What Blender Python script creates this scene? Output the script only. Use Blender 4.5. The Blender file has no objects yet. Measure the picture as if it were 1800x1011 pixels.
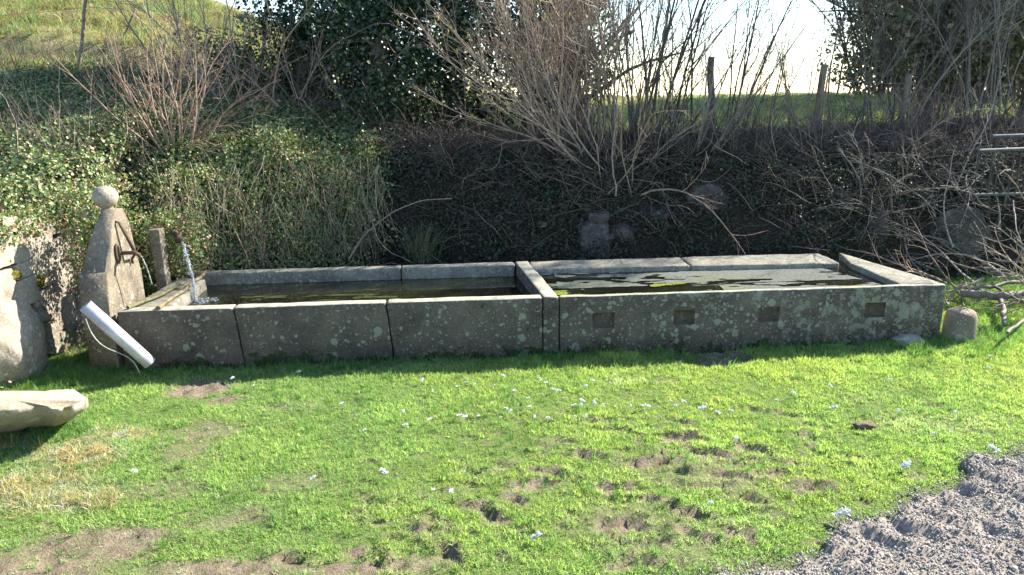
import bpy, math, random
import numpy as np
rs = np.random.RandomState(7)
random.seed(7)
PI = math.pi
S = bpy.context.scene
COL = S.collection

# ------------------------------------------------------------------ camera
EYE = 1.6; PITCH = math.radians(15); ROLL = math.radians(1.0); FPX = 1300.0
_F = np.array([0, math.cos(PITCH), -math.sin(PITCH)])
_R0 = np.array([1.0, 0, 0]); _U0 = np.array([0, math.sin(PITCH), math.cos(PITCH)])
_R = math.cos(ROLL)*_R0 - math.sin(ROLL)*_U0
_U = math.cos(ROLL)*_U0 + math.sin(ROLL)*_R0
EYEP = np.array([0, 0, EYE])
cd = bpy.data.cameras.new('camera'); cam = bpy.data.objects.new('camera', cd); COL.objects.link(cam)
from mathutils import Matrix, Vector
cam.matrix_world = Matrix(((_R[0], _U[0], -_F[0], 0), (_R[1], _U[1], -_F[1], 0), (_R[2], _U[2], -_F[2], EYE), (0, 0, 0, 1)))
cd.sensor_width = 36; cd.lens = FPX/1800*36; cd.clip_end = 2000; cd.clip_start = 0.05
S.camera = cam
def _ray(x, y): return _F*FPX + _R*(x-900) + _U*(505.5-y)
def atz(x, y, z=0.0): d = _ray(x, y); return EYEP + d*((z-EYE)/d[2])
def aty(x, y, Y): d = _ray(x, y); return EYEP + d*(Y/d[1])
def atx(x, y, X): d = _ray(x, y); return EYEP + d*(X/d[0])

# ------------------------------------------------------------------ light
SUN_AZ = math.radians(61)     # clockwise from +Y (view direction) towards +X
SUN_EL = math.radians(34.5)
w = bpy.data.worlds.new('World'); S.world = w; w.use_nodes = True
nt = w.node_tree; nt.nodes.clear()
sky = nt.nodes.new('ShaderNodeTexSky'); sky.sky_type = 'NISHITA'; sky.sun_disc = False
sky.sun_elevation = SUN_EL; sky.sun_rotation = SUN_AZ; sky.dust_density = 0.15; sky.ozone_density = 2.0
bg = nt.nodes.new('ShaderNodeBackground'); bg.inputs[1].default_value = 0.105
wo = nt.nodes.new('ShaderNodeOutputWorld')
nt.links.new(sky.outputs[0], bg.inputs[0]); nt.links.new(bg.outputs[0], wo.inputs[0])
sd = bpy.data.lights.new('sun', 'SUN'); sd.energy = 5.0; sd.angle = math.radians(0.5); sd.color = (1, 0.93, 0.82)
sun = bpy.data.objects.new('sun', sd); COL.objects.link(sun)
sv = Vector((math.sin(SUN_AZ)*math.cos(SUN_EL), math.cos(SUN_AZ)*math.cos(SUN_EL), math.sin(SUN_EL)))
sun.rotation_euler = sv.to_track_quat('Z', 'Y').to_euler(); sun.location = sv*30
S.view_settings.view_transform = 'Standard'; S.view_settings.look = 'None'
S.view_settings.gamma = 1; S.view_settings.use_curve_mapping = False
S.view_settings.exposure = 1.8
S.render.engine = 'CYCLES'
S.cycles.max_bounces = 6; S.cycles.diffuse_bounces = 3; S.cycles.glossy_bounces = 3
S.cycles.transmission_bounces = 4; S.cycles.transparent_max_bounces = 6

# ------------------------------------------------------------------ noise
def _h(ix, iy, iz):
    n = (ix.astype(np.int64)*374761393 + iy.astype(np.int64)*668265263 + iz.astype(np.int64)*2147483647) & 0xffffffff
    n = ((n ^ (n >> 13))*1274126177) & 0xffffffff
    return ((n ^ (n >> 16)) & 0xffffff)/float(0xffffff)
def vnoise(x, y, z=0.0, sc=1.0):
    x = np.asarray(x, float)*sc; y = np.asarray(y, float)*sc; z = np.broadcast_to(np.asarray(z, float)*sc, x.shape)
    ix, iy, iz = np.floor(x), np.floor(y), np.floor(z)
    fx, fy, fz = x-ix, y-iy, z-iz
    fx = fx*fx*(3-2*fx); fy = fy*fy*(3-2*fy); fz = fz*fz*(3-2*fz)
    r = 0
    for a in (0, 1):
        for b in (0, 1):
            for c in (0, 1):
                r = r + _h(ix+a, iy+b, iz+c)*(fx if a else 1-fx)*(fy if b else 1-fy)*(fz if c else 1-fz)
    return r*2-1
def fbm(x, y, z=0.0, sc=1.0, o=3):
    r = 0; a = 1.0; t = 0
    for i in range(o):
        r = r + a*vnoise(x, y, np.asarray(z)+i*7.3, sc*2**i); t += a; a *= .5
    return r/t
def sstep(a, b, x): t = np.clip((x-a)/(b-a), 0, 1); return t*t*(3-2*t)

# ------------------------------------------------------------------ mesh helpers
class MB:
    def __init__(s): s.v = []; s.t = []; s.q = []; s.c = []; s.n = 0; s.tm = []; s.qm = []
    def add(s, v, tris=None, quads=None, col=None, mi=0):
        v = np.asarray(v, float).reshape(-1, 3)
        if tris is not None and len(tris): s.t.append(np.asarray(tris).reshape(-1, 3)+s.n); s.tm.append(np.full(len(s.t[-1]), mi))
        if quads is not None and len(quads): s.q.append(np.asarray(quads).reshape(-1, 4)+s.n); s.qm.append(np.full(len(s.q[-1]), mi))
        s.v.append(v)
        c = np.ones((len(v), 4))
        if col is not None: c[:, :3] = col
        s.c.append(c); s.n += len(v)
    def build(s, name, mats, parent=None, smooth=False, link=True):
        V = np.concatenate(s.v); T = np.concatenate(s.t) if s.t else np.zeros((0, 3), int); Q = np.concatenate(s.q) if s.q else np.zeros((0, 4), int)
        if parent is not None: V = V - np.array(parent.location)
        me = bpy.data.meshes.new(name)
        me.vertices.add(len(V)); me.vertices.foreach_set('co', V.astype(np.float32).ravel())
        loops = np.concatenate([T.ravel(), Q.ravel()]).astype(np.int32)
        me.loops.add(len(loops)); me.loops.foreach_set('vertex_index', loops)
        st = np.concatenate([np.arange(len(T))*3, len(T)*3+np.arange(len(Q))*4]).astype(np.int32)
        me.polygons.add(len(st)); me.polygons.foreach_set('loop_start', st)
        if not isinstance(mats, (list, tuple)): mats = [mats]
        for m in mats: me.materials.append(m)
        if len(mats) > 1:
            me.polygons.foreach_set('material_index', np.concatenate((s.tm or [np.zeros(0)])+(s.qm or [np.zeros(0)])).astype(np.int32))
        if smooth: me.polygons.foreach_set('use_smooth', np.ones(len(st), bool))
        me.update(calc_edges=True)
        a = me.color_attributes.new('col', 'FLOAT_COLOR', 'POINT'); a.data.foreach_set('color', np.concatenate(s.c).astype(np.float32).ravel())
        o = bpy.data.objects.new(name, me)
        if link: COL.objects.link(o)
        if parent is not None: o.parent = parent
        return o
def tag(o, label=None, cat=None, group=None, kind=None):
    if label: o['label'] = label
    if cat: o['category'] = cat
    if group: o['group'] = group
    if kind: o['kind'] = kind
    return o
def thing(name, label, cat, loc=(0, 0, 0), group=None):
    o = bpy.data.objects.new(name, None); COL.objects.link(o); o.location = [float(a) for a in loc]; o.empty_display_size = .1
    return tag(o, label, cat, group)
def tubes(mb, P, R, k=3, col=None, caps=False, mi=0):
    """P (m,n,3) polylines, R (m,n) radii -> k-sided tubes"""
    P = np.asarray(P, float); R = np.asarray(R, float)
    if P.ndim == 2: P = P[None]; R = R[None]
    m, n, _ = P.shape
    T = np.gradient(P, axis=1); T /= (np.linalg.norm(T, axis=2, keepdims=True)+1e-9)
    m0 = T.mean(1); ref = np.where(np.abs(m0[:, 2:3]) > .75*np.linalg.norm(m0, axis=1, keepdims=True), np.array([[1., 0.13, 0]]), np.array([[0, 0, 1.]]))
    A = np.cross(T, ref[:, None, :]); A /= (np.linalg.norm(A, axis=2, keepdims=True)+1e-9); B = np.cross(T, A)
    th = np.arange(k)*2*PI/k
    V = P[:, :, None, :] + R[:, :, None, None]*(A[:, :, None, :]*np.cos(th)[None, None, :, None] + B[:, :, None, :]*np.sin(th)[None, None, :, None])
    idx = np.arange(m*n*k).reshape(m, n, k)
    a = idx[:, :-1, :]; b = idx[:, 1:, :]
    Q = np.stack([a, np.roll(a, -1, 2), np.roll(b, -1, 2), b], -1).reshape(-1, 4)
    tr = None
    if caps:
        tr = []
        for i in range(m):
            for e in (0, n-1):
                for j in range(1, k-1): tr.append((idx[i, e, 0], idx[i, e, j], idx[i, e, j+1]))
    c = None
    if col is not None:
        col = np.asarray(col, float)
        c = np.broadcast_to(col.reshape((m, 1, 1, 3)) if col.ndim == 2 else col.reshape(1, 1, 1, 3), (m, n, k, 3)).reshape(-1, 3)
    mb.add(V.reshape(-1, 3), tr, Q, c, mi)
def unit(v): return v/(np.linalg.norm(v, axis=-1, keepdims=True)+1e-9)
def curves(start, d, L, n=8, wander=.12, trop=0.0, rng=rs):
    """batch random-walk curves. start (m,3) d (m,3) L (m,)"""
    m = len(start); P = np.zeros((m, n, 3)); P[:, 0] = start; d = unit(np.array(d, float)); st = (np.asarray(L)/(n-1))[:, None]
    bend = rng.normal(0, wander*.5, (m, 3))
    for i in range(1, n):
        d = unit(d + bend + rng.normal(0, wander, (m, 3)) + np.array([0, 0, trop]))
        P[:, i] = P[:, i-1] + d*st
    return P
def branchlets(P, L, per, tr=(.2, .95), lr=(.25, .5), ang=.6, n=6, wander=.15, trop=0.0, rng=rs):
    """children of a batch of curves; returns (start curves) P2, L2, parent index, t"""
    m, k, _ = P.shape; c = m*per
    pi = np.repeat(np.arange(m), per); t = rng.uniform(tr[0], tr[1], c); f = t*(k-1); i = np.clip(f.astype(int), 0, k-2); u = (f-i)[:, None]
    s = P[pi, i]*(1-u)+P[pi, i+1]*u; tg = unit(P[pi, i+1]-P[pi, i])
    side = rng.normal(0, 1, (c, 3)); side = unit(side - (side*tg).sum(1, keepdims=True)*tg)
    a = rng.normal(ang, .15, c)[:, None]; d = tg*np.cos(a)+side*np.sin(a)
    L2 = L[pi]*rng.uniform(lr[0], lr[1], c)*(1.15-t*.7)
    return curves(s, d, L2, n, wander, trop, rng), L2, pi, t
def taper(r0, n, e=.25): return np.asarray(r0)[:, None]*np.linspace(1, e, n)[None, :]
def leaves(mb, C, nrm, size, col, asp=.9, rng=rs, fold=.18, spread=.6):
    """folded five-vertex leaves"""
    m = len(C); nrm = unit(nrm + rng.normal(0, spread, (m, 3)))
    a = rng.normal(0, 1, (m, 3)); a = unit(a-(a*nrm).sum(1, keepdims=True)*nrm); b = np.cross(nrm, a)
    s = np.asarray(size)[:, None]
    V = np.stack([C-a*s*.5, C-a*s*.1+b*s*.5*asp, C+a*s*.5, C-a*s*.1-b*s*.5*asp, C-nrm*s*fold], 1)
    b0 = np.arange(m)[:, None]*5
    T = np.concatenate([b0+np.array([[0, 1, 4]]), b0+np.array([[1, 2, 4]]), b0+np.array([[2, 3, 4]]), b0+np.array([[3, 0, 4]])])
    mb.add(V.reshape(-1, 3), T, None, np.repeat(col, 5, 0))

# ------------------------------------------------------------------ materials
class NT:
    def __init__(s, name):
        s.m = bpy.data.materials.new(name); s.m.use_nodes = True; s.t = s.m.node_tree; s.t.nodes.clear()
        s.out = s.t.nodes.new('ShaderNodeOutputMaterial')
    def n(s, ty, **kw):
        nd = s.t.nodes.new('ShaderNode'+ty)
        for k, v in kw.items():
            if k.startswith('i_'):
                key = k[2:]; key = int(key) if key.isdigit() else key.replace('_', ' ')
                s.set(nd.inputs[key], v)
            else: setattr(nd, k, v)
        return nd
    def set(s, sock, v):
        if isinstance(v, bpy.types.NodeSocket): s.t.links.new(v, sock)
        elif isinstance(v, tuple) and len(v) == 3 and sock.type == 'RGBA': sock.default_value = (*v, 1)
        else: sock.default_value = v
    def noise(s, vec, scale, detail=3, rough=.55): return s.n('TexNoise', i_Vector=vec, i_Scale=scale, i_Detail=detail, i_Roughness=rough).outputs[0]
    def ramp(s, v, stops):
        r = s.n('ValToRGB', i_0=v); e = r.color_ramp.elements
        while len(e) < len(stops): e.new(.5)
        for i, (p, c) in enumerate(stops): e[i].position = p; e[i].color = (*c, 1) if isinstance(c, tuple) else (c, c, c, 1)
        return r.outputs[0]
    def mr(s, v, a, b, c=0., d=1.): return s.n('MapRange', i_0=v, i_1=a, i_2=b, i_3=c, i_4=d).outputs[0]
    def math(s, op, a, b=0.): return s.n('Math', operation=op, i_0=a, i_1=b).outputs[0]
    def mix(s, f, a, b, bt='MIX'):
        x = s.n('MixRGB', blend_type=bt); s.set(x.inputs[0], f); s.set(x.inputs[1], a); s.set(x.inputs[2], b); return x.outputs[0]
    def bump(s, h, st=.5, d=.01, nrm=None):
        b = s.n('Bump', i_Strength=st, i_Distance=d, i_Height=h)
        if nrm is not None: s.set(b.inputs['Normal'], nrm)
        return b.outputs[0]
    def bsdf(s, col, rough=.9, spec=.3, nrm=None, **kw):
        b = s.n('BsdfPrincipled'); s.set(b.inputs['Base Color'], col); s.set(b.inputs['Roughness'], rough); s.set(b.inputs['Specular IOR Level'], spec)
        if nrm is not None: s.set(b.inputs['Normal'], nrm)
        for k, v in kw.items(): s.set(b.inputs[k.replace('_', ' ')], v)
        return b.outputs[0]
    def done(s, sh): s.t.links.new(sh, s.out.inputs[0]); return s.m
    def pos(s): return s.n('NewGeometry').outputs['Position']
    def sep(s, v): return s.n('SeparateXYZ', i_0=v).outputs
    def col(s): return s.n('Attribute', attribute_name='col').outputs['Color']
    def tint(s): return s.n('Attribute', attribute_name='tint', attribute_type='INSTANCER').outputs['Color']

def mat_leaf(name, rough=.45, trans=.35, inst=False, spec=.5):
    m = NT(name); c = m.col()
    if inst: c = m.mix(1., c, m.tint(), 'MULTIPLY')
    p = m.bsdf(c, rough, spec)
    tr = m.n('BsdfTranslucent'); m.set(tr.inputs[0], m.mix(1., c, (1.4, 1.45, .85), 'MULTIPLY'))
    mx = m.n('MixShader', i_0=trans); m.t.links.new(p, mx.inputs[1]); m.t.links.new(tr.outputs[0], mx.inputs[2])
    return m.done(mx.outputs[0])
M_grass = mat_leaf('grass_blade', .55, .5, True, .35)
M_ivy = mat_leaf('ivy_leaf', .46, .18, True, .45)
M_foliage = mat_leaf('foliage', .42, .15, False, .55)
M_dry = mat_leaf('dry_grass', .8, .3, False, .2)
def mat_bark(name, inst=False):
    m = NT(name); p = m.pos(); c = m.col()
    if inst: c = m.mix(1., c, m.tint(), 'MULTIPLY')
    n = m.noise(p, 45., 3)
    c = m.mix(1., c, m.ramp(n, [(.3, .6), (.7, 1.25)]), 'MULTIPLY')
    return m.done(m.bsdf(c, .75, .3, m.bump(n, .4, .004)))
M_bark = mat_bark('bark'); M_bark_i = mat_bark('bark_twig_litter', True)

def mat_ground():
    m = NT('lawn_soil'); p = m.pos(); n = m.noise(p, 9., 5, .65); n2 = m.noise(p, 90., 4, .7)
    soil = m.mix(1., m.ramp(n, [(.3, (.125, .092, .066)), (.7, (.27, .205, .155))]), m.ramp(n2, [(.25, .6), (.75, 1.35)]), 'MULTIPLY')
    green = m.mix(m.ramp(n2, [(.35, 0.), (.65, 1.)]), (.07, .10, .028), (.16, .22, .065))
    c = m.mix(m.sep(m.col())[0], green, soil)
    return m.done(m.bsdf(c, .95, .15, m.bump(n2, .9, .012)))
M_soil = mat_ground()
def mat_bank():
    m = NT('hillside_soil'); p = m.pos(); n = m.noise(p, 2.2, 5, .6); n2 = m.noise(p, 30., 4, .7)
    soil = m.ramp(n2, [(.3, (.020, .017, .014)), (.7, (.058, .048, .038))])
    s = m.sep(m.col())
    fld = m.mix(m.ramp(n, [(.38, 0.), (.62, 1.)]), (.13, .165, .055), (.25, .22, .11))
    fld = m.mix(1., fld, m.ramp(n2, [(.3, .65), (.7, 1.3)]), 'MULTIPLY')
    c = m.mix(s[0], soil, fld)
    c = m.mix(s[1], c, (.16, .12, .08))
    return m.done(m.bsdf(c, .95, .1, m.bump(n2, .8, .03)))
M_bank = mat_bank()

def mat_stone(name, base, dark, lichen=(.50, .52, .42), dens=.5, big=0.0, xgrad=False, scale=1.0, moss=0.0):
    m = NT(name); p = m.pos()
    wv = m.n('VectorMath', operation='SCALE', i_0=m.n('TexNoise', i_Vector=p, i_Scale=26.*scale, i_Detail=3.).outputs[1]); wv.inputs['Scale'].default_value = .035/scale
    pw = m.n('VectorMath', operation='ADD', i_0=p, i_1=wv.outputs[0]).outputs[0]
    n = m.noise(p, 5.*scale, 5, .65); n2 = m.noise(p, 70.*scale, 4, .7)
    c = m.ramp(n, [(.3, dark), (.68, base)])
    c = m.mix(1., c, m.ramp(n2, [(.2, .55), (.5, 1.), (.8, 1.5)]), 'MULTIPLY')
    x = m.sep(p)
    g = m.mr(x[0], -2.4, 2.4, .35, 1.25) if xgrad else None
    def spots(sc, r, keep):
        v = m.n('TexVoronoi', i_Vector=pw, i_Scale=sc*scale)
        cs = m.sep(v.outputs['Color'])
        rad = m.math('MULTIPLY', cs[1], r)
        s = m.n('MapRange', i_0=v.outputs['Distance'], i_1=rad, i_2=m.math('ADD', rad, .03), i_3=1., i_4=0.).outputs[0]
        kp = m.math('MULTIPLY', g, keep) if g is not None else keep
        k = m.math('LESS_THAN', cs[0], kp)
        return m.math('MULTIPLY', s, k)
    m1 = spots(15., .42, dens*.6); m2 = spots(38., .5, dens*.75); m3 = spots(80., .5, dens*.55)
    mk = m.math('MAXIMUM', m.math('MAXIMUM', m1, m2), m3)
    if big > 0:
        nb = m.noise(pw, 9.5*scale, 7, .78)
        th = m.mr(x[0], .2, 2.5, .63, .505) if xgrad else .62-big*.15
        b = m.math('MULTIPLY', m.math('GREATER_THAN', nb, th), big)
        mk = m.math('MAXIMUM', mk, b)
    lc = m.mix(m.noise(p, 12., 2), tuple(a*.75 for a in lichen), lichen)
    c = m.mix(m.math('MULTIPLY', mk, .8), c, lc)
    if moss > 0:
        low = m.mr(x[2], .0, .13, 1., 0.); ms = m.math('MULTIPLY', m.math('GREATER_THAN', m.math('ADD', m.noise(p, 7., 5, .7), m.math('MULTIPLY', low, .22)), .66), moss)
        c = m.mix(ms, c, (.035, .05, .018))
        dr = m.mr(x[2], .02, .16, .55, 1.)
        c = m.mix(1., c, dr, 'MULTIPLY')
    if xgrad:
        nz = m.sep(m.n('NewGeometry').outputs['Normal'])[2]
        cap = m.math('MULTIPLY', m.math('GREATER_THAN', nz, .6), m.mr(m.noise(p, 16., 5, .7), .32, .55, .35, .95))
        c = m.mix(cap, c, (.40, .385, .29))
    h = m.math('ADD', n2, m.math('MULTIPLY', mk, .25))
    return m.done(m.bsdf(c, .92, .2, m.bump(h, .7, .006)))
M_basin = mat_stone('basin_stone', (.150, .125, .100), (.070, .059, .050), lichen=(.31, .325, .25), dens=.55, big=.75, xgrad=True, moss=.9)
M_coping = mat_stone('coping_stone', (.25, .23, .18), (.13, .12, .10), lichen=(.36, .37, .28), dens=.6, big=.5)
M_rock = mat_stone('granite', (.37, .32, .25), (.20, .17, .14), lichen=(.50, .48, .40), dens=.45, big=.25)
M_head = mat_stone('fountain_granite', (.25, .205, .15), (.12, .10, .078), lichen=(.36, .35, .27), dens=.5, big=.2)
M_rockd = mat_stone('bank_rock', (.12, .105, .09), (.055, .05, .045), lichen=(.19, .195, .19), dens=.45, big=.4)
M_bench = mat_stone('bench_slab', (.42, .36, .26), (.27, .23, .17), lichen=(.52, .48, .38), dens=.2)
def mat_moss():
    m = NT('moss'); p = m.pos(); n = m.noise(p, 60., 4, .7)
    return m.done(m.bsdf(m.ramp(n, [(.3, (.05, .05, .01)), (.7, (.20, .17, .03))]), 1., .1, m.bump(n, 1., .02)))
M_moss = mat_moss()
def mat_plain(name, c, rough=.5, metal=0., spec=.5, sc=25., var=.25, bump=.2):
    m = NT(name); p = m.pos(); n = m.noise(p, sc, 4, .65)
    cc = m.mix(1., c, m.ramp(n, [(.3, 1-var), (.7, 1+var)]), 'MULTIPLY')
    return m.done(m.bsdf(cc, rough, spec, m.bump(n, bump, .002), Metallic=metal))
M_pvc = mat_plain('white_pvc', (.48, .46, .51), .45, var=.28, sc=9., bump=.02)
M_dark = mat_plain('pipe_inside_shade', (.05, .05, .05), .8)
M_iron = mat_plain('rusty_iron', (.095, .060, .042), .75, .3)
M_galv = mat_plain('galvanised_steel', (.085, .09, .095), .8, .0, var=.4)
M_wood = mat_plain('weathered_wood', (.20, .165, .125), .9, sc=18., var=.45, bump=.8)
M_wire = mat_plain('fence_wire', (.3, .29, .27), .5, .7)
M_feather = mat_plain('white_down', (.86, .85, .82), .9, var=.05)
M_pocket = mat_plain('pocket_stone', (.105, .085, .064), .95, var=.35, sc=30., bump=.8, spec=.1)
M_mortar = mat_plain('dark_joint', (.02, .018, .014), 1.)

def mat_water(name, tint, refl):
    m = NT(name); p = m.pos()
    n = m.noise(p, 16., 3, .5); n3 = m.noise(p, 3., 2, .5)
    wv = m.n('TexWave', i_Vector=p, i_Scale=4., i_Distortion=6., i_Detail=2.).outputs[1]
    h = m.math('ADD', m.math('MULTIPLY', n, .5), m.math('MULTIPLY', wv, refl))
    nr = m.bump(h, .06, .02)
    c = m.mix(m.ramp(n3, [(.42, 0.), (.6, 1.)]), (.008, .008, .006), tint)
    return m.done(m.bsdf(c, .03, .5, nr, IOR=1.33, Coat_Weight=0.3, Coat_Roughness=.02))
M_water_l = mat_water('trough_water', (.018, .022, .008), .25)
M_water_r = mat_water('still_water', (.012, .014, .008), .05)
def mat_film():
    m = NT('pond_film'); p = m.pos(); n = m.noise(p, 5., 4, .6); n2 = m.noise(p, 60., 3, .6)
    y = m.sep(p)[1]
    c = m.mix(m.math('MULTIPLY', m.col(), 1.), m.ramp(n2, [(.3, (.13, .14, .12)), (.7, (.22, .23, .20))]), m.ramp(n2, [(.3, (.10, .12, .02)), (.7, (.30, .33, .07))]))
    return m.done(m.bsdf(c, .16, .8, m.bump(n2, .10, .003)))
M_film = mat_film()
def mat_jet():
    m = NT('falling_water'); p = m.pos()
    b = m.bsdf((.85, .9, .95), .12, .6, m.bump(m.noise(p, 60., 3), .8, .01), IOR=1.33, Transmission_Weight=.75)
    return m.done(b)
M_jet = mat_jet()
M_alga = mat_plain('algae_mat', (.04, .046, .014), .85, var=.5, sc=40., bump=.3, spec=.15)
def mat_gravel():
    m = NT('gravel_bed'); p = m.pos(); n = m.noise(p, 60., 4, .7)
    v = m.n('TexVoronoi', i_Vector=p, i_Scale=110.)
    c = m.mix(.6, m.ramp(n, [(.3, (.125, .112, .096)), (.7, (.25, .23, .20))]), m.ramp(v.outputs['Color'], [(0., (.12, .10, .08)), (1., (.36, .31, .26))]))
    return m.done(m.bsdf(c, .95, .15, m.bump(v.outputs['Distance'], -.9, .008)))
M_gravel = mat_gravel()
def mat_pebble():
    m = NT('pebble'); return m.done(m.bsdf(m.tint(), .8, .3))
M_pebble = mat_pebble()

# ------------------------------------------------------------------ terrain
ZT = .38
FXa, FYa = [-60, -3.2, -2.7, -1.3, -.4, 2.5, 3.3, 4.2, 6, 60], [5.2, 5.2, 5.35, 5.95, 5.80, 5.75, 5.95, 6.2, 6.5, 9]
def yfoot(x): return np.interp(x, FXa, FYa)
LY = [0, 4, 5, 6, 7.5, 8.9, 9.25, 9.4, 12, 20, 26, 40, 90, 400]; LZ = [.8, .82, .98, 1.28, 1.72, 2.03, 2.05, 2.34, 3.0, 5.3, 6.2, 6.5, 6.0, 2.0]
RY = [0, 5, 6, 7, 7.6, 9, 20, 30, 90, 400]; RZ = [.95, 1.0, 1.02, 1.04, 1.05, 1.10, 1.32, 1.2, .3, -6.]
def hillz(x, y):
    q = sstep(-.66, .06, x/np.maximum(y, 3.5))
    return np.interp(y, LY, LZ)*(1-q) + np.interp(y, RY, RZ)*q
def inside(x, y): return np.maximum(y-yfoot(x), np.where(y < 7, -(x+2.98), -9))
# hoof prints: px, py, half width px, half height px, angle, depth
HO = [(1075,857,42,15,0,.03),(1085,925,44,24,.2,.035),(945,852,34,12,.1,.025),(905,880,24,10,-.4,.03),(860,902,50,12,-.8,.035),(790,972,46,11,-.9,.035),
 (975,832,28,11,-.3,.03),(1145,815,40,16,.2,.035),(1200,772,34,13,.3,.03),(1250,800,40,14,-.1,.03),(1268,835,32,12,-.5,.035),(1330,790,30,12,-.3,.03),
 (1355,832,34,10,.2,.03),(1180,740,26,9,-.6,.02),(1095,760,28,10,-.6,.02),(1060,742,34,9,0,.02),(1140,880,30,11,-.3,.03),(1215,905,34,12,-.5,.035),
 (1255,855,30,10,-.2,.03),(1110,990,44,20,.2,.035),(1145,958,34,14,.3,.03),(655,886,22,9,0,.02),(640,972,40,10,.1,.03),(745,935,30,10,.1,.03),
 (705,994,26,14,-.7,.035),(520,985,28,14,-.2,.03),(400,868,22,8,0,.02),(1400,815,26,9,-.3,.025),(1430,860,34,12,.0,.025),(1320,880,30,10,-.4,.03),
 (1220,942,30,12,-.5,.03),(1490,800,24,8,-.4,.02),(1560,740,20,6,0,.015),(1410,765,26,9,-.5,.02),(1380,728,22,7,-.6,.02),(1330,720,20,7,-.5,.015),
 (1215,790,20,8,-.4,.02),(830,850,26,9,-.2,.02),(770,915,26,9,-.3,.02),(880,815,24,8,-.3,.02),(1030,800,26,9,-.4,.025),(985,775,24,8,-.2,.02),
 (1170,668,22,6,-.2,.015),(480,716,24,8,0,.015),(1640,715,26,7,-.1,.015),(1730,762,26,8,-.1,.02),(280,945,26,9,0,.02),(470,868,22,8,0,.02),
 (1290,870,22,9,.3,.02),(1010,905,26,9,-.5,.02),(930,940,26,10,-.5,.02),(1165,940,20,9,0,.02),(1370,905,24,9,-.4,.02),(1310,940,26,10,-.4,.025)]
# dirt patches: px, py, half w, half h, strength
DI = [(355,682,58,17,1.3),(395,705,36,12,.8),(360,760,70,22,.6),(330,790,60,24,.45),(230,938,70,14,.9),(140,962,150,36,.85),(60,1000,160,30,.85),(400,1003,180,22,.85),
 (620,1000,140,16,.9),(1255,628,78,15,1.5),(520,850,90,20,.4),(300,860,90,18,.45),(380,920,60,14,.5),(150,800,40,10,.4),(30,860,60,20,.3),(1600,612,60,12,.6),(455,645,90,8,.5),
 (720,640,150,8,.4),(1230,830,150,45,.35),(1090,920,90,60,.35),(1230,940,110,50,.3),(750,990,60,20,.6),(1500,700,60,10,.25),(440,905,50,16,.5)]
def _ell(px, py, hw, hh):
    c = atz(px, py); a = abs(atz(px+hw, py)[0]-c[0]); b = abs(atz(px, py-hh)[1]-atz(px, py+hh)[1])/2
    return c[0], c[1], max(a, .01), max(b, .01)
HOW = []
for (a, b, c, d, an, de) in HO:
    x, y, rx, ry = _ell(a, b, c, d); ry = max(ry, rx*.45) if abs(an) < .5 else max(ry, rx*.4); HOW.append((x, y, rx*1.05, ry*.62, an, de*.68))
for k in range(130):
    p = atz(rs.uniform(620, 1500), rs.uniform(725, 1010)); HOW.append((p[0], p[1], rs.uniform(.025, .055), rs.uniform(.012, .022), rs.uniform(-1, .3), rs.uniform(.006, .016)))
for k in range(26):
    p = atz(rs.uniform(0, 1700), rs.uniform(690, 1010)); HOW.append((p[0], p[1], rs.uniform(.02, .04), rs.uniform(.015, .03), rs.uniform(-1, .4), rs.uniform(.006, .014)))
DIW = [(*_ell(a, b, c, d), s) for (a, b, c, d, s) in DI]
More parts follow.
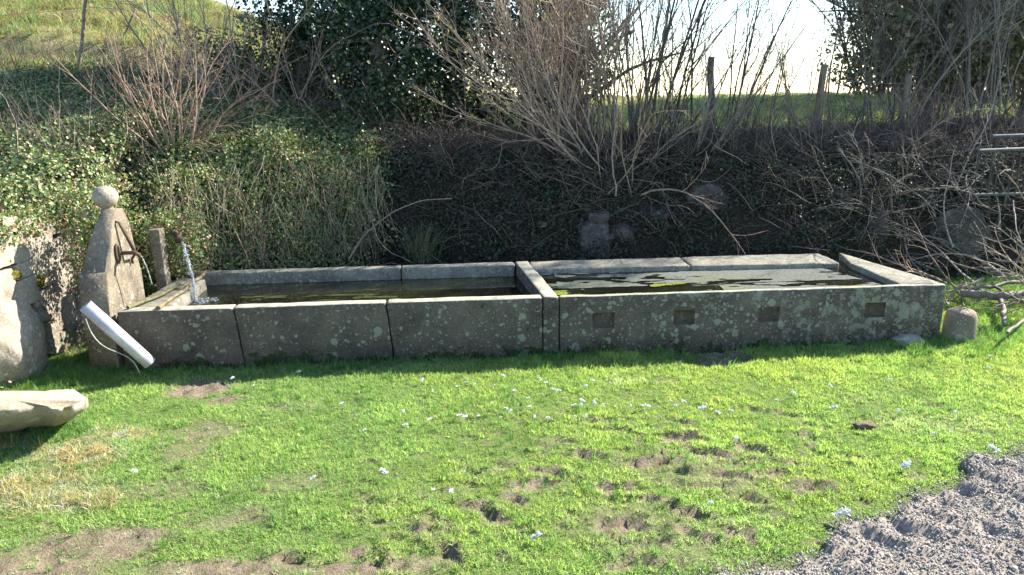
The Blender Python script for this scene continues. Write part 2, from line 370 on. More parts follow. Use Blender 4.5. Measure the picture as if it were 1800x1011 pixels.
# gravel edge line (lawn / track)
GE = [atz(a, b)[:2] for a, b in [(1180, 1030), (1372, 998), (1440, 986), (1455, 934), (1560, 912), (1610, 868), (1700, 842), (1690, 815), (1800, 800), (1900, 770)]]
GX = np.array([p[0] for p in GE]); GY = np.array([p[1] for p in GE]); o_ = np.argsort(GX); GX = GX[o_]; GY = GY[o_]
GX = np.concatenate([[-1.5, .2], GX, [6, 60]]); GY = np.concatenate([[.9, 1.85], GY, [GY[-1]+.6, GY[-1]+.6]])
def gravel(x, y):   # >0 inside gravel, metres roughly
    return np.interp(x, GX, GY) - y + .035*vnoise(x, y, 3., 9.) + .025*vnoise(x, y, 8., 23.)
def lawn(x, y, want=False):
    x = np.asarray(x, float); y = np.asarray(y, float)
    z = .012*fbm(x, y, 1., 1.6, 3) + .008*fbm(x, y, 5., 9., 2); dirt = np.zeros_like(x)
    for (cx, cy, rx, ry, an, de) in HOW:
        sel = (np.abs(x-cx) < 2.6*rx+.05) & (np.abs(y-cy) < 2.6*rx+.05)
        if not sel.any(): continue
        dx = x[sel]-cx; dy = y[sel]-cy; ca, sa = math.cos(an), math.sin(an)
        jit = 1+.3*vnoise(x[sel], y[sel], 2., 40.)
        jit = 1+.45*vnoise(x[sel], y[sel], 2., 24.)+.3*vnoise(x[sel], y[sel], 5., 60.)
        r = np.sqrt(((dx*ca+dy*sa)/rx)**2+((-dx*sa+dy*ca)/ry)**2)*jit
        z[sel] += -de*.8*np.exp(-(r/.8)**4) + de*.75*np.exp(-((r-1.25)/.42)**2)*(.6+.4*np.sign(dy+.3*dx))
        dirt[sel] = np.maximum(dirt[sel], (1-sstep(.75, 1.35, r))*(1. if de > .016 else .5)*np.clip(.95+.6*vnoise(x[sel], y[sel], 7., 28.), .2, 1))
    nz = .35*fbm(x, y, 4., 14., 3)
    for (cx, cy, rx, ry, s) in DIW:
        sel = (np.abs(x-cx) < 1.9*rx) & (np.abs(y-cy) < 1.9*ry)
        if not sel.any(): continue
        r = np.sqrt(((x[sel]-cx)/rx)**2+((y[sel]-cy)/ry)**2)
        dirt[sel] = np.maximum(dirt[sel], s*(1-sstep(.4, 1.3, r+nz[sel])))
    dp = DIW[9]; r = np.sqrt(((x-dp[0])/dp[2])**2+((y-dp[1])/max(dp[3], .12))**2); z -= .035*(1-sstep(.5, 1.3, r))
    dirt = np.clip(dirt, 0, 1)
    z += dirt*(.010*vnoise(x, y, 9., 30.)+.008*vnoise(x, y, 2., 70.))
    return (z, dirt) if want else z
def G(x, y):
    x = np.asarray(x, float); y = np.asarray(y, float); d = inside(x, y); dl = -(x+2.98)
    st = sstep(-1.4, -.7, x); yy_ = y-yfoot(x)
    rc = np.interp(yy_, [0, .12, .45, .8, 1.15, 1.6], [0, .30, .62, .88, .98, 1.0])*(1-st)+np.interp(yy_, [0, .08, .22, .40, .62, 1.1, 1.6], [0, .30, .58, .82, .93, .99, 1.0])*st
    rl = np.where(y < 6.5, np.clip(dl/.06, 0, 1), 0)
    hz = hillz(x, y); lump = .07*fbm(x, y, 2., 1.9, 3)+.03*vnoise(x, y, 6., 7.)
    up = hz*np.maximum(rc, rl) + lump*np.clip(d*3, 0, 1)*(1+np.clip((y-10)/14, 0, 2))
    return np.where(d > 0, up, 0) + lawn(x, y)*(d < .3)
def axis(a, b, lo, hi, fine, grow=1.09):
    c = list(np.arange(a, b+fine/2, fine)); s = fine
    while c[-1] < hi: s *= grow; c.append(c[-1]+s)
    s = fine
    while c[0] > lo: s *= grow; c.insert(0, c[0]-s)
    return np.array(c)
xs = axis(-3.05, 3.9, -300, 300, .022); ys = axis(1.9, 4.9, -60, 420, .022, 1.045)
X, Y = np.meshgrid(xs, ys); Z = G(X.ravel(), Y.ravel()).reshape(X.shape)
_, DT = lawn(X.ravel(), Y.ravel(), True); DT = DT.reshape(X.shape); IN = inside(X, Y)
nx = len(xs); ny = len(ys); idx = np.arange(nx*ny).reshape(ny, nx)
Qd = np.stack([idx[:-1, :-1], idx[:-1, 1:], idx[1:, 1:], idx[1:, :-1]], -1).reshape(-1, 4)
cin = ((IN[:-1, :-1]+IN[1:, 1:])/2 > .0).ravel()
V = np.stack([X.ravel(), Y.ravel(), Z.ravel()], 1)
cg = np.zeros((nx*ny, 3)); cg[:, 0] = DT.ravel()
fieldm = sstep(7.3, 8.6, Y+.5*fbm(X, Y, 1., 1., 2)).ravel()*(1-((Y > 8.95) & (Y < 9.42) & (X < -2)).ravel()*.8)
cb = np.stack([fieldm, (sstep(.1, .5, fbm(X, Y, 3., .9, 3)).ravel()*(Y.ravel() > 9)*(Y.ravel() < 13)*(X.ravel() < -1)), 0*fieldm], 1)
def sub(name, q, c, m):
    used = np.unique(q); rm = np.full(nx*ny, -1); rm[used] = np.arange(len(used))
    mb = MB(); mb.add(V[used], None, rm[q], c[used]); return mb.build(name, m, smooth=True)
tag(sub('ground', Qd[~cin], cg, M_soil), 'flat trodden soil under the lawn', kind='structure')
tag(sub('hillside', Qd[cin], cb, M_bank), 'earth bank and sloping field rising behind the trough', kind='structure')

# gravel track
gx = np.arange(-.3, 4.3, .02); gy = np.arange(.6, 3.7, .02); A, B = np.meshgrid(gx, gy)
gm = gravel(A, B); zz = lawn(A.ravel(), B.ravel()).reshape(A.shape)
rut = fbm(A*.8-B*1.2, A*.45+B*.45, 6., 4.2, 2)
gz = lambda x, y: lawn(x, y) + .022 + .022*fbm(x*.9+y*.7, (y*.9-x*.5)*1.7, 6., 3.6, 2) + .010*vnoise(x, y, 3., 26.) 
GD = []
for (a, b) in [(1550, 580), (1640, 620), (1500, 665), (1345, 655), (1425, 725), (1210, 840), (1290, 870), (1370, 800), (1160, 920), (960, 790), (1600, 530), (1700, 495), (1480, 640), (1100, 880), (1700, 700), (1560, 760), (1440, 900), (1660, 860)]:
    p = atz(1100+a/2.571, 620+b/2.571); GD.append((p[0], p[1], rs.uniform(.06, .11), rs.uniform(.025, .04), rs.uniform(-1.1, -.5)))
gz00 = gz
def gz0(x, y):
    z = gz00(x, y)+.012
    for (cx, cy, rx, ry, an) in GD:
        dx = x-cx; dy = y-cy; ca, sa = math.cos(an), math.sin(an); r = np.sqrt(((dx*ca+dy*sa)/rx)**2+((-dx*sa+dy*ca)/ry)**2)*(1+.3*vnoise(x, y, 3., 22.))
        z = z-.012*np.exp(-(r/.9)**3)+.007*np.exp(-((r-1.5)/.5)**2)*(dx*.6+dy > -.02)
    return z
gz = lambda x, y: np.maximum(gz0(x, y)+.012, lawn(x, y)+.006)
zz = gz(A.ravel(), B.ravel()).reshape(A.shape); zz = zz*sstep(-.01, .06, gm) + (1-sstep(-.01, .06, gm))*(-.03)
gi = np.arange(A.size).reshape(A.shape); q = np.stack([gi[:-1, :-1], gi[:-1, 1:], gi[1:, 1:], gi[1:, :-1]], -1).reshape(-1, 4)
keep = (gm[:-1, :-1] > -.03).ravel(); mb = MB(); mb.add(np.stack([A.ravel(), B.ravel(), zz.ravel()], 1), None, q[keep])
tag(mb.build('gravel_track', M_gravel, smooth=True), 'grey gravel track at the edge of the lawn', kind='structure')

# ------------------------------------------------------------------ scatter by geometry nodes (stuff only)
def scatter(name, P, rot, scale, tint, variants, label, cat):
    me = bpy.data.meshes.new(name); me.vertices.add(len(P)); me.vertices.foreach_set('co', np.asarray(P, np.float32).ravel())
    def attr(nm, ty, dat, key):
        a = me.attributes.new(nm, ty, 'POINT'); a.data.foreach_set(key, np.asarray(dat).ravel())
    attr('rot', 'FLOAT_VECTOR', rot.astype(np.float32), 'vector'); attr('scl', 'FLOAT_VECTOR', scale.astype(np.float32), 'vector')
    t4 = np.ones((len(P), 4), np.float32); t4[:, :3] = tint; attr('tint', 'FLOAT_COLOR', t4, 'color')
    attr('pick', 'INT', rs.randint(0, len(variants), len(P)).astype(np.int32), 'value')
    o = bpy.data.objects.new(name, me); COL.objects.link(o)
    vc = bpy.data.collections.new(name+'_kinds')
    for v in variants: vc.objects.link(v)
    ng = bpy.data.node_groups.new(name, 'GeometryNodeTree')
    ng.interface.new_socket('Geometry', in_out='INPUT', socket_type='NodeSocketGeometry'); ng.interface.new_socket('Geometry', in_out='OUTPUT', socket_type='NodeSocketGeometry')
    N = ng.nodes.new; gi = N('NodeGroupInput'); go = N('NodeGroupOutput'); ip = N('GeometryNodeInstanceOnPoints'); ci = N('GeometryNodeCollectionInfo')
    ci.inputs[0].default_value = vc; ci.inputs['Separate Children'].default_value = True; ci.inputs['Reset Children'].default_value = True
    def na(nm, ty): n = N('GeometryNodeInputNamedAttribute'); n.data_type = ty; n.inputs[0].default_value = nm; return [s for s in n.outputs if s.enabled][0]
    L = ng.links.new; L(gi.outputs[0], ip.inputs['Points']); L(ci.outputs[0], ip.inputs['Instance']); ip.inputs['Pick Instance'].default_value = True
    L(na('pick', 'INT'), ip.inputs['Instance Index']); e = N('FunctionNodeEulerToRotation'); L(na('rot', 'FLOAT_VECTOR'), e.inputs[0]); L(e.outputs[0], ip.inputs['Rotation'])
    L(na('scl', 'FLOAT_VECTOR'), ip.inputs['Scale']); L(ip.outputs[0], go.inputs[0])
    md = o.modifiers.new('scatter', 'NODES'); md.node_group = ng
    return tag(o, label, cat, kind='stuff')

def tuft(name, nb, rad, h, wd, lean, cols, m, seg=3):
    mb = MB(); r = rad*np.sqrt(rs.rand(nb)); a = rs.rand(nb)*2*PI; s = np.stack([r*np.cos(a), r*np.sin(a), np.full(nb, -.004)], 1)
    d = np.stack([rs.normal(0, lean, nb), rs.normal(0, lean, nb), np.ones(nb)], 1); L = h*rs.uniform(.55, 1.15, nb)
    bend = rs.normal(0, lean*.9, (nb, 2)); P = np.zeros((nb, seg, 3)); P[:, 0] = s; d = unit(d)
    for i in range(1, seg):
        P[:, i] = P[:, i-1]+d*(L/(seg-1))[:, None]; d[:, :2] += bend; d[:, 2] -= .18; d = unit(d)
    sd = np.stack([np.cos(a*3), np.sin(a*3), 0*a], 1)*(wd*rs.uniform(.7, 1.2, nb)/2)[:, None]
    c = cols[rs.randint(0, len(cols), nb)]*rs.uniform(.8, 1.2, (nb, 1))
    for i in range(seg): pass
    wds = np.array([1., .85, .5, .3])[:seg]; 
    Vv = []; 
    for i in range(seg-1): Vv += [P[:, i]-sd*wds[i], P[:, i]+sd*wds[i]]
    Vv.append(P[:, -1]); Vv = np.stack(Vv, 1); k = Vv.shape[1]; b0 = np.arange(nb)[:, None]*k
    q = np.concatenate([b0+np.array([[2*i, 2*i+1, 2*i+3, 2*i+2]]) for i in range(seg-2)]) if seg > 2 else None
    t = b0+np.array([[k-3, k-2, k-1]])
    mb.add(Vv.reshape(-1, 3), t, q, np.repeat(c, k, 0)); return mb.build(name, m, link=False)
GC = np.array([(.235, .385, .125), (.29, .42, .145), (.18, .325, .10), (.35, .44, .19), (.46, .46, .30)])
GC2 = np.array([(.30, .24, .13), (.36, .29, .17), (.24, .21, .09), (.17, .19, .05)])
short = [tuft('grass_kind_%d' % i, 15, .020, .024, .0027, .55, GC[:5 if i % 2 else 4], M_grass) for i in range(6)]
longt = [tuft('long_grass_kind_%d' % i, 16, .022, .075, .0034, .33, GC[:4], M_grass, 4) for i in range(4)]
strawk = [tuft('straw_kind_%d' % i, 16, .03, .075, .003, .9, GC2, M_grass, 4) for i in range(4)]

def basin_clear(x, y):   # inside the trough footprint
    return (x > -2.6) & (x < 2.72-.25*(y-4.4)) & (y > 4.20+.055*(x+2.3)) & (y < 5.45)
def pts(n, bx, dens):
    x = rs.uniform(bx[0], bx[1], n); y = rs.uniform(bx[2], bx[3], n); k = rs.rand(n) < dens(x, y); return x[k], y[k]
def lawn_d(x, y):
    z, dt = lawn(x, y, True); g = gravel(x, y)
    d = np.clip(1.05-dt*(1.05+.5*vnoise(x, y, 5., 22.)), .04, 1)*np.clip(1.1+.5*fbm(x, y, 3., 5., 3), .55, 1)
    d *= sstep(-.02, -.06, g)*1.0; d[(g > -.02)] = 0
    d[basin_clear(x, y)] = 0; d[inside(x, y) > 0] = 0
    d *= np.where(y > 3.9, 1.15, 1.0)
    return np.clip(d, 0, 1)
x, y = pts(125000, (-4.0, 5.2, 1.75, 5.6), lawn_d)
# keep what the camera region could see plus a margin
z = lawn(x, y)
# straw zones on the lawn: world ellipses
ST = [_ell(a, b, c, d) for a, b, c, d in [(130, 800, 90, 26), (60, 850, 110, 30), (30, 775, 60, 20), (200, 765, 60, 16), (100, 880, 120, 22), (530, 715, 40, 9), (1650, 745, 120, 22), (1100, 670, 60, 8), (300, 1000, 100, 12)]]
def straw(x, y):
    s = 0*x
    for i, (cx, cy, rx, ry) in enumerate(ST):
        s = np.maximum(s, (1-sstep(.5, 1.25, np.sqrt(((x-cx)/rx)**2+((y-cy)/ry)**2)+.3*fbm(x, y, 2., 12., 2)))*(1 if i < 5 else .35))
    return s
sm = straw(x, y); n1 = fbm(x, y, 5., 1.3, 3); n2 = fbm(x, y, 9., 7., 2); _, dts = lawn(x, y, True)
base = np.stack([1.02+.22*n1+.25*n2, 1.0+.08*n1+.22*n2, 1.0+.2*n2], 1)
yel = np.clip(.05+.6*fbm(x, y, 1., .9, 2)+.6*(x > 1)*.5, 0, 1)[:, None]
base = base*(1-yel)+base*np.array([[1.28, 1.06, .8]])*yel
drymix = np.clip(sm*.95+dts*.5, 0, .95)[:, None]*rs.uniform(.3, 1.2, (len(x), 1)).clip(0, 1)
base = base*(1-drymix)+np.array([[1.9, 1.25, 3.2]])*drymix
sc = (rs.uniform(.65, 1.15, len(x))*np.clip(.95+.5*n2, .6, 1.4)*np.where(dts > .3, .7, 1.))[:, None]*np.array([[1.15, 1.15, 1]])
sc[:, 2] *= np.clip(1+1.2*(y-3.75), 1, 1.55)
rot = np.stack([rs.normal(0, .15, len(x)), rs.normal(0, .15, len(x)), rs.rand(len(x))*2*PI], 1)
scatter('lawn_grass', np.stack([x, y, z], 1), rot, sc, base, short, 'short bright green grass covering the lawn', 'grass')

# longer grass at the foot of the wall, trough and bench
foots = [atz(a, b)[:2] for a, b in [(150, 640), (180, 655), (130, 660), (90, 680), (60, 690), (30, 760), (60, 765), (110, 755), (20, 680), (1640, 600), (1600, 612), (1720, 612), (1760, 590), (1560, 603)]]
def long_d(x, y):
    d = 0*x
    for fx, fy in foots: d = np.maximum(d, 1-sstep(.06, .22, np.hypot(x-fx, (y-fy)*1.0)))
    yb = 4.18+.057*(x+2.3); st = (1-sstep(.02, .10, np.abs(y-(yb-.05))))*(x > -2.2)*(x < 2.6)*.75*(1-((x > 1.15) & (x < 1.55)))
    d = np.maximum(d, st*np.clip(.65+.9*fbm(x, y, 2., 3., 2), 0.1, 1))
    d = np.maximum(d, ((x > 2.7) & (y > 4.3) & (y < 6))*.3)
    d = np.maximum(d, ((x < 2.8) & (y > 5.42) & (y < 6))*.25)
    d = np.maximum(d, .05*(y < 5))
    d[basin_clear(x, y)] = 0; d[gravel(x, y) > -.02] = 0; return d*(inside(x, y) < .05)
x, y = pts(52000, (-3.1, 4.6, 2.2, 6.0), long_d)
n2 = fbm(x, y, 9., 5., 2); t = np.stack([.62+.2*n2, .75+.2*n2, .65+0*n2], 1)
rot = np.stack([rs.normal(0, .2, len(x)), rs.normal(0, .2, len(x)), rs.rand(len(x))*2*PI], 1)
s_ = rs.uniform(.55, 1.15, (len(x), 1))*np.array([[1, 1, 1.]]); s_[y < 4.0] *= .8; s_[(x < -2.3)] *= 1.15
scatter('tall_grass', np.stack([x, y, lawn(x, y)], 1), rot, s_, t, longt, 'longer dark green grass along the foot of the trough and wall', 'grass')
def st_d(x, y):
    s = 0*x
    for i, (cx, cy, rx, ry) in enumerate(ST[:5]): s = np.maximum(s, 1-sstep(.4, 1.2, np.sqrt(((x-cx)/rx)**2+((y-cy)/ry)**2)+.35*fbm(x, y, 2., 10., 2)))
    e = atz(135, 620); s = np.maximum(s, 1-sstep(.03, .11, np.hypot(x-e[0], y-e[1])))
    return s*.30*np.clip(1+1.2*fbm(x, y, 6., 9., 2), .1, 2)*(inside(x, y) < 0)
x, y = pts(9000, (-3.1, -1, 2.2, 5.0), st_d)
rot = np.stack([rs.normal(0, .3, len(x)), rs.normal(0, .3, len(x)), rs.rand(len(x))*2*PI], 1)
scatter('straw_tufts', np.stack([x, y, lawn(x, y)+.008], 1), rot, rs.uniform(.6, 1.2, (len(x), 1))*np.ones((1, 3)), rs.uniform(.9, 1.5, (len(x), 1))*np.array([[1.5, 1.4, 1.75]]), strawk, 'flattened dry straw coloured grass at the left of the lawn', 'dry grass')

# pebbles
def pebble(i):
    mb = MB(); v = np.array([(1, 0, 0), (-1, 0, 0), (0, 1, 0), (0, -1, 0), (0, 0, 1), (0, 0, -1), (.7, .7, .3), (-.7, .6, .35), (-.6, -.75, .2), (.7, -.6, .3)], float)
    v = v*rs.uniform(.7, 1.15, (10, 3))*np.array([1, .8, .6])
    t = [(4, 6, 7), (4, 7, 8), (4, 8, 9), (4, 9, 6), (0, 6, 9), (2, 7, 6), (1, 8, 7), (3, 9, 8), (0, 2, 6), (2, 1, 7), (1, 3, 8), (3, 0, 9), (5, 2, 0), (5, 1, 2), (5, 3, 1), (5, 0, 3)]
    mb.add(v, t); return mb.build('pebble_kind_%d' % i, M_pebble, link=False)
pk = [pebble(i) for i in range(5)]
x = rs.uniform(-.3, 4.2, 150000); y = rs.uniform(1.7, 3.6, 150000); g = gravel(x, y)+rs.normal(0, .03, len(x)); k = g > 0; x, y, g = x[k], y[k], g[k]
zz = gz(x, y)*sstep(-.01, .06, g)+.002
s_ = rs.lognormal(math.log(.0036), .38, len(x))[:, None]*np.ones((1, 3)); gv = rs.uniform(.13, .42, (len(x), 1))
scatter('track_gravel', np.stack([x, y, zz], 1), rs.rand(len(x), 3)*2*PI, s_, gv*np.array([[1.06, .99, .91]])*rs.uniform(.94, 1.06, (len(x), 3)), pk, 'loose grey stone chippings on the track', 'gravel')

# ------------------------------------------------------------------ stone shapes
def hexslab(name, top, z1, z0, mat, parent, bottom=None, r=.012, res=.045, amp=.0022, seed=0, pockets=None, depth=.05, tilt=None):
    """top: four plan corners [front-left, front-right, back-right, back-left]; a rounded, slightly uneven block"""
    top = np.array(top, float)[:, :2]; bot = np.array(bottom, float)[:, :2] if bottom is not None else top
    Lx = (np.linalg.norm(top[1]-top[0])+np.linalg.norm(top[2]-top[3]))/2; Ly = (np.linalg.norm(top[3]-top[0])+np.linalg.norm(top[2]-top[1]))/2; Lz = z1-z0
    D = np.array([Lx, Ly, Lz])
    def ax(L, extra=()):
        n = max(int(L/res), 1); c = list(np.linspace(r, L-r, n+1))+[0, r*.35, L-r*.35, L]+list(extra); return np.unique(np.round(c, 5))
    ex = []; ez = []
    if pockets:
        for (a, b, c, d) in pockets: ex += [a*Lx, b*Lx]; ez += [c, d]
    AX = [ax(Lx, ex), ax(Ly), ax(Lz, ez)]
    def warp(P):
        rr = r*(1+.7*vnoise(P[:, 0]+seed*3.1, P[:, 1]+seed, P[:, 2], 14.))[:, None]
        q = np.minimum(np.maximum(P, rr), D-rr); df = P-q; ln = np.linalg.norm(df, axis=1, keepdims=True); P2 = np.where(ln > 1e-9, q+df/np.maximum(ln, 1e-9)*np.minimum(ln, rr), P)
        u = P2[:, 0:1]/Lx; v = P2[:, 1:2]/Ly; t = P2[:, 2:3]/Lz
        A = (bot[0]*(1-u)+bot[1]*u)*(1-v)+(bot[3]*(1-u)+bot[2]*u)*v; B = (top[0]*(1-u)+top[1]*u)*(1-v)+(top[3]*(1-u)+top[2]*u)*v
        xy = A*(1-t)+B*t; z = z0+t[:, 0]*Lz
        W = np.column_stack([xy, z])
        if tilt: W[:, 2] += tilt(W[:, 0], W[:, 1])*t[:, 0]
        nn = np.stack([vnoise(W[:, 0]+seed, W[:, 1], W[:, 2], 8.), vnoise(W[:, 0], W[:, 1]+seed+9, W[:, 2], 8.), vnoise(W[:, 0], W[:, 1], W[:, 2]+5+seed, 8.)], 1)
        return W+amp*nn
    mb = MB()
    for fa in range(3):
        a, b = [i for i in range(3) if i != fa]
        for side in (0, 1):
            U_, V_ = np.meshgrid(AX[a], AX[b], indexing='ij'); P = np.zeros((U_.size, 3)); P[:, a] = U_.ravel(); P[:, b] = V_.ravel(); P[:, fa] = D[fa]*side
            id_ = np.arange(U_.size).reshape(U_.shape); q = np.stack([id_[:-1, :-1], id_[1:, :-1], id_[1:, 1:], id_[:-1, 1:]], -1).reshape(-1, 4)
            if (side == 1) != (fa == 1): pass
            else: q = q[:, ::-1]
            if pockets and fa == 1 and side == 0:
                cu = (AX[0][:-1]+AX[0][1:])/2; cz = (AX[2][:-1]+AX[2][1:])/2; CU, CZ = np.meshgrid(cu, cz, indexing='ij'); hole = np.zeros(CU.shape, bool)
                for (pa, pb, pc, pd) in pockets: hole |= (CU > pa*Lx) & (CU < pb*Lx) & (CZ > pc) & (CZ < pd)
                q = q[~hole.ravel()]
            mb.add(warp(P), None, q)
    if pockets:
        for (pa, pb, pc, pd) in pockets:
            x0, x1 = pa*Lx, pb*Lx; f = np.array([(x0, 0, pc), (x1, 0, pc), (x1, 0, pd), (x0, 0, pd)]); bk = f.copy(); bk[:, 1] = depth; i_ = .006
            bk[:, 0] += [i_, -i_, -i_, i_]; bk[:, 2] += [i_, i_, -i_, -i_]
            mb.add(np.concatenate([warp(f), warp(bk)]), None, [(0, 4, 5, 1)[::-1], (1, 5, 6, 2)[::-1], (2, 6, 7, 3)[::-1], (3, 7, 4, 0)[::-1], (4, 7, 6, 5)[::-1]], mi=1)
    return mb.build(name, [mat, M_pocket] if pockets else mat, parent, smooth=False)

_SPH = None
def cubesphere(n):
    t = np.linspace(-1, 1, n+1); vs = []; qs = []; o = 0
    for fa in range(3):
        a, b = [i for i in range(3) if i != fa]
        for s in (-1, 1):
            U_, V_ = np.meshgrid(t, t, indexing='ij'); P = np.zeros((U_.size, 3)); P[:, a] = U_.ravel(); P[:, b] = V_.ravel(); P[:, fa] = s
            id_ = np.arange(U_.size).reshape(U_.shape)+o; q = np.stack([id_[:-1, :-1], id_[1:, :-1], id_[1:, 1:], id_[:-1, 1:]], -1).reshape(-1, 4)
            if (s == 1) == (fa == 1): q = q[:, ::-1]
            vs.append(P); qs.append(q); o += U_.size
    return np.concatenate(vs), np.concatenate(qs)
def rock(name, c, dim, mat, parent=None, seed=0, box=.55, amp=.12, n=10, rotz=0., cuts=4, smooth=True, tiltv=(0, 0)):
    """angular boulder: sphere-cube blend, planar cuts, noise"""
    P, q = cubesphere(n); r_ = np.random.RandomState(1000+seed)
    sp = P/np.linalg.norm(P, axis=1, keepdims=True); B = P*box*.86+sp*(1-box)
    for k in range(cuts):
        nn = unit(r_.normal(0, 1, 3)); d = (B@nn); lim = r_.uniform(.62, .85)
        B = B-np.maximum(d-lim, 0)[:, None]*nn*.9
    f = fbm(B[:, 0]+seed*3.3, B[:, 1]+seed, B[:, 2], 1.6, 3); B = B*(1+amp*f)[:, None]; B += .03*amp/.12*np.stack([vnoise(B[:, 0], B[:, 1]+seed, B[:, 2]+i*5, 6.) for i in range(3)], 1)
    B = B*np.array(dim)/2
    cx, sx = math.cos(tiltv[0]), math.sin(tiltv[0]); B = B@np.array([[1, 0, 0], [0, cx, sx], [0, -sx, cx]])
    cx, sx = math.cos(tiltv[1]), math.sin(tiltv[1]); B = B@np.array([[cx, 0, -sx], [0, 1, 0], [sx, 0, cx]])
    cx, sx = math.cos(rotz), math.sin(rotz); B = B@np.array([[cx, sx, 0], [-sx, cx, 0], [0, 0, 1]])
    mb = MB(); mb.add(B+np.array(c), None, q); return mb.build(name, mat, parent, smooth=smooth)

# ------------------------------------------------------------------ the stone wash trough
P2 = lambda a, b: atz(a, b, ZT)[:2]
FL, FR, BR, BL = P2(203, 548), P2(1665, 500), P2(1475, 443.5), P2(330, 476.5)
def fr(px): return FL + (FR-FL)*((P2(px, 548-48*(px-203)/1462)[0]-FL[0])/(FR[0]-FL[0]))
def bkp(px): return BL + (BR-BL)*((P2(px, 476.5-33*(px-330)/1145)[0]-BL[0])/(BR[0]-BL[0]))
fd = unit(FR-FL); fnrm = np.array([-fd[1], fd[0]])
tr = thing('stone_wash_trough', 'long low lichen spotted stone washing trough in two basins standing on the grass', 'washing trough', (float(FL[0]), float(FL[1]), 0))
g_ = .003
def front(a, b, th, la=0., lb=0., **kw):
    A_, B_ = fr(a)+fd*g_, fr(b)-fd*g_
    top = [A_, B_, B_+fnrm*th, A_+fnrm*th]; bot = [A_+fd*la, B_+fd*lb, B_+fd*lb+fnrm*th, A_+fd*la+fnrm*th]
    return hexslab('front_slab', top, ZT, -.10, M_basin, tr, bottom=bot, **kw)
front(203, 409, .085, 0, .045, seed=1); front(409, 678, .085, .045, .04, seed=2); front(678, 954, .085, .04, .0, seed=3)
pk_ = []
A_, B_ = fr(983)+fd*g_, fr(1665)
Lw = np.linalg.norm(B_-A_)
for (x0, x1, y0, y1) in [(1042, 1080, 550, 577), (1184, 1221, 545, 571), (1334, 1370, 540, 566), (1520, 1556, 532, 558)]:
    def hit(px, py):
        d = _ray(px, py); # plane through A_ with normal fnrm
        t = ((A_[0]*fnrm[0]+A_[1]*fnrm[1]) - 0)/(d[0]*fnrm[0]+d[1]*fnrm[1]); return EYEP+d*t
    a = hit(x0, (y0+y1)/2); b = hit(x1, (y0+y1)/2); zt = hit((x0+x1)/2, y0)[2]; zb = hit((x0+x1)/2, y1)[2]
    pk_.append((((a[:2]-A_)@fd)/Lw, ((b[:2]-A_)@fd)/Lw, zb+.10, zt+.10))
rb = .04
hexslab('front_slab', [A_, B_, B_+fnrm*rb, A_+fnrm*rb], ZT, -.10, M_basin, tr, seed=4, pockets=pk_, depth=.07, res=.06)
# divider running front to back
D1, D2, D3, D4 = fr(954)+fd*g_, fr(983)-fd*g_*.2, P2(928, 459.5), P2(905, 460.5)
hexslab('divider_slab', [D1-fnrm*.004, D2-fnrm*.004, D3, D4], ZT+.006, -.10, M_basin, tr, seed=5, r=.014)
# back slabs, left basin (narrow) and right basin (wide coping)
def back(a, b, th1, th2, z, seed, mat=M_coping):
    A, B = bkp(a)+fd*g_, bkp(b)-fd*g_
    hexslab('back_slab', [A-fnrm*th1, B-fnrm*th2, B, A], z, -.10, mat, tr, seed=seed, r=.016, amp=.003)
back(330, 706, .095, .095, ZT, 6); back(706, 904, .095, .095, ZT, 7)
back(930, 1195, .24, .28, ZT, 8); back(1195, 1440, .28, .33, ZT, 9)
# right end coping, wide and trapezoid
iFR = fr(1588)+fnrm*rb; E1 = bkp(1440)+fd*g_; E2 = E1-fnrm*.34; 
hexslab('end_slab', [iFR-fnrm*0+fd*g_, FR+fnrm*(rb+.002), BR, E2+fd*.06], ZT, -.10, M_coping, tr, seed=10, r=.014)
# left end slab (mossy wide ledge)
iL1 = fr(285)+fnrm*.088; iL2 = P2(362, 487)
hexslab('left_end_slab', [FL+fnrm*.088, iL1, iL2, BL+fd*.0-fnrm*.1], ZT-.012, -.10, M_coping, tr, seed=11, r=.02, amp=.006)
# dark bedding behind the joints
A1 = FL+fnrm*.03+fd*.05; B1 = FR+fnrm*.012-fd*.02
mid = fr(968)
hexslab('joint_bedding', [FL+fnrm*.03+fd*.05, mid+fnrm*.03, mid+fnrm*.06, FL+fnrm*.06+fd*.05], ZT-.02, -.09, M_mortar, tr, amp=0, r=.004, res=.5)
hexslab('joint_bedding', [bkp(340)-fnrm*.07, bkp(1450)-fnrm*.07, bkp(1450)-fnrm*.02, bkp(340)-fnrm*.02], ZT-.02, -.09, M_mortar, tr, amp=0, r=.004, res=.5)
# water surfaces and beds
def sheet(name, poly, z, mat, parent, n=2):
    mb = MB(); a = np.array(poly)[:, :2]; u = np.linspace(0, 1, n+1); U_, V_ = np.meshgrid(u, u, indexing='ij'); U_ = U_.ravel()[:, None]; V_ = V_.ravel()[:, None]
    xy = (a[0]*(1-U_)+a[1]*U_)*(1-V_)+(a[3]*(1-U_)+a[2]*U_)*V_; id_ = np.arange((n+1)**2).reshape(n+1, n+1)
    q = np.stack([id_[:-1, :-1], id_[1:, :-1], id_[1:, 1:], id_[:-1, 1:]], -1).reshape(-1, 4)
    mb.add(np.column_stack([xy, np.full(len(xy), z)]), None, q); return mb.build(name, mat, parent, smooth=True)
WL, WR = ZT-.085, ZT-.038
wl = [fr(280)+fnrm*.06, fr(968)+fnrm*.06, bkp(916)-fnrm*.05, bkp(340)-fnrm*.05]
wr = [fr(968)+fnrm*.03, fr(1640)+fnrm*.03, bkp(1465)-fnrm*.1, bkp(916)-fnrm*.1]
tag(sheet('water', wl, WL, M_water_l, None), 'dark water in the left basin', kind='structure')
tag(sheet('water', wr, WR, M_water_r, None), 'still water in the right basin', kind='structure')
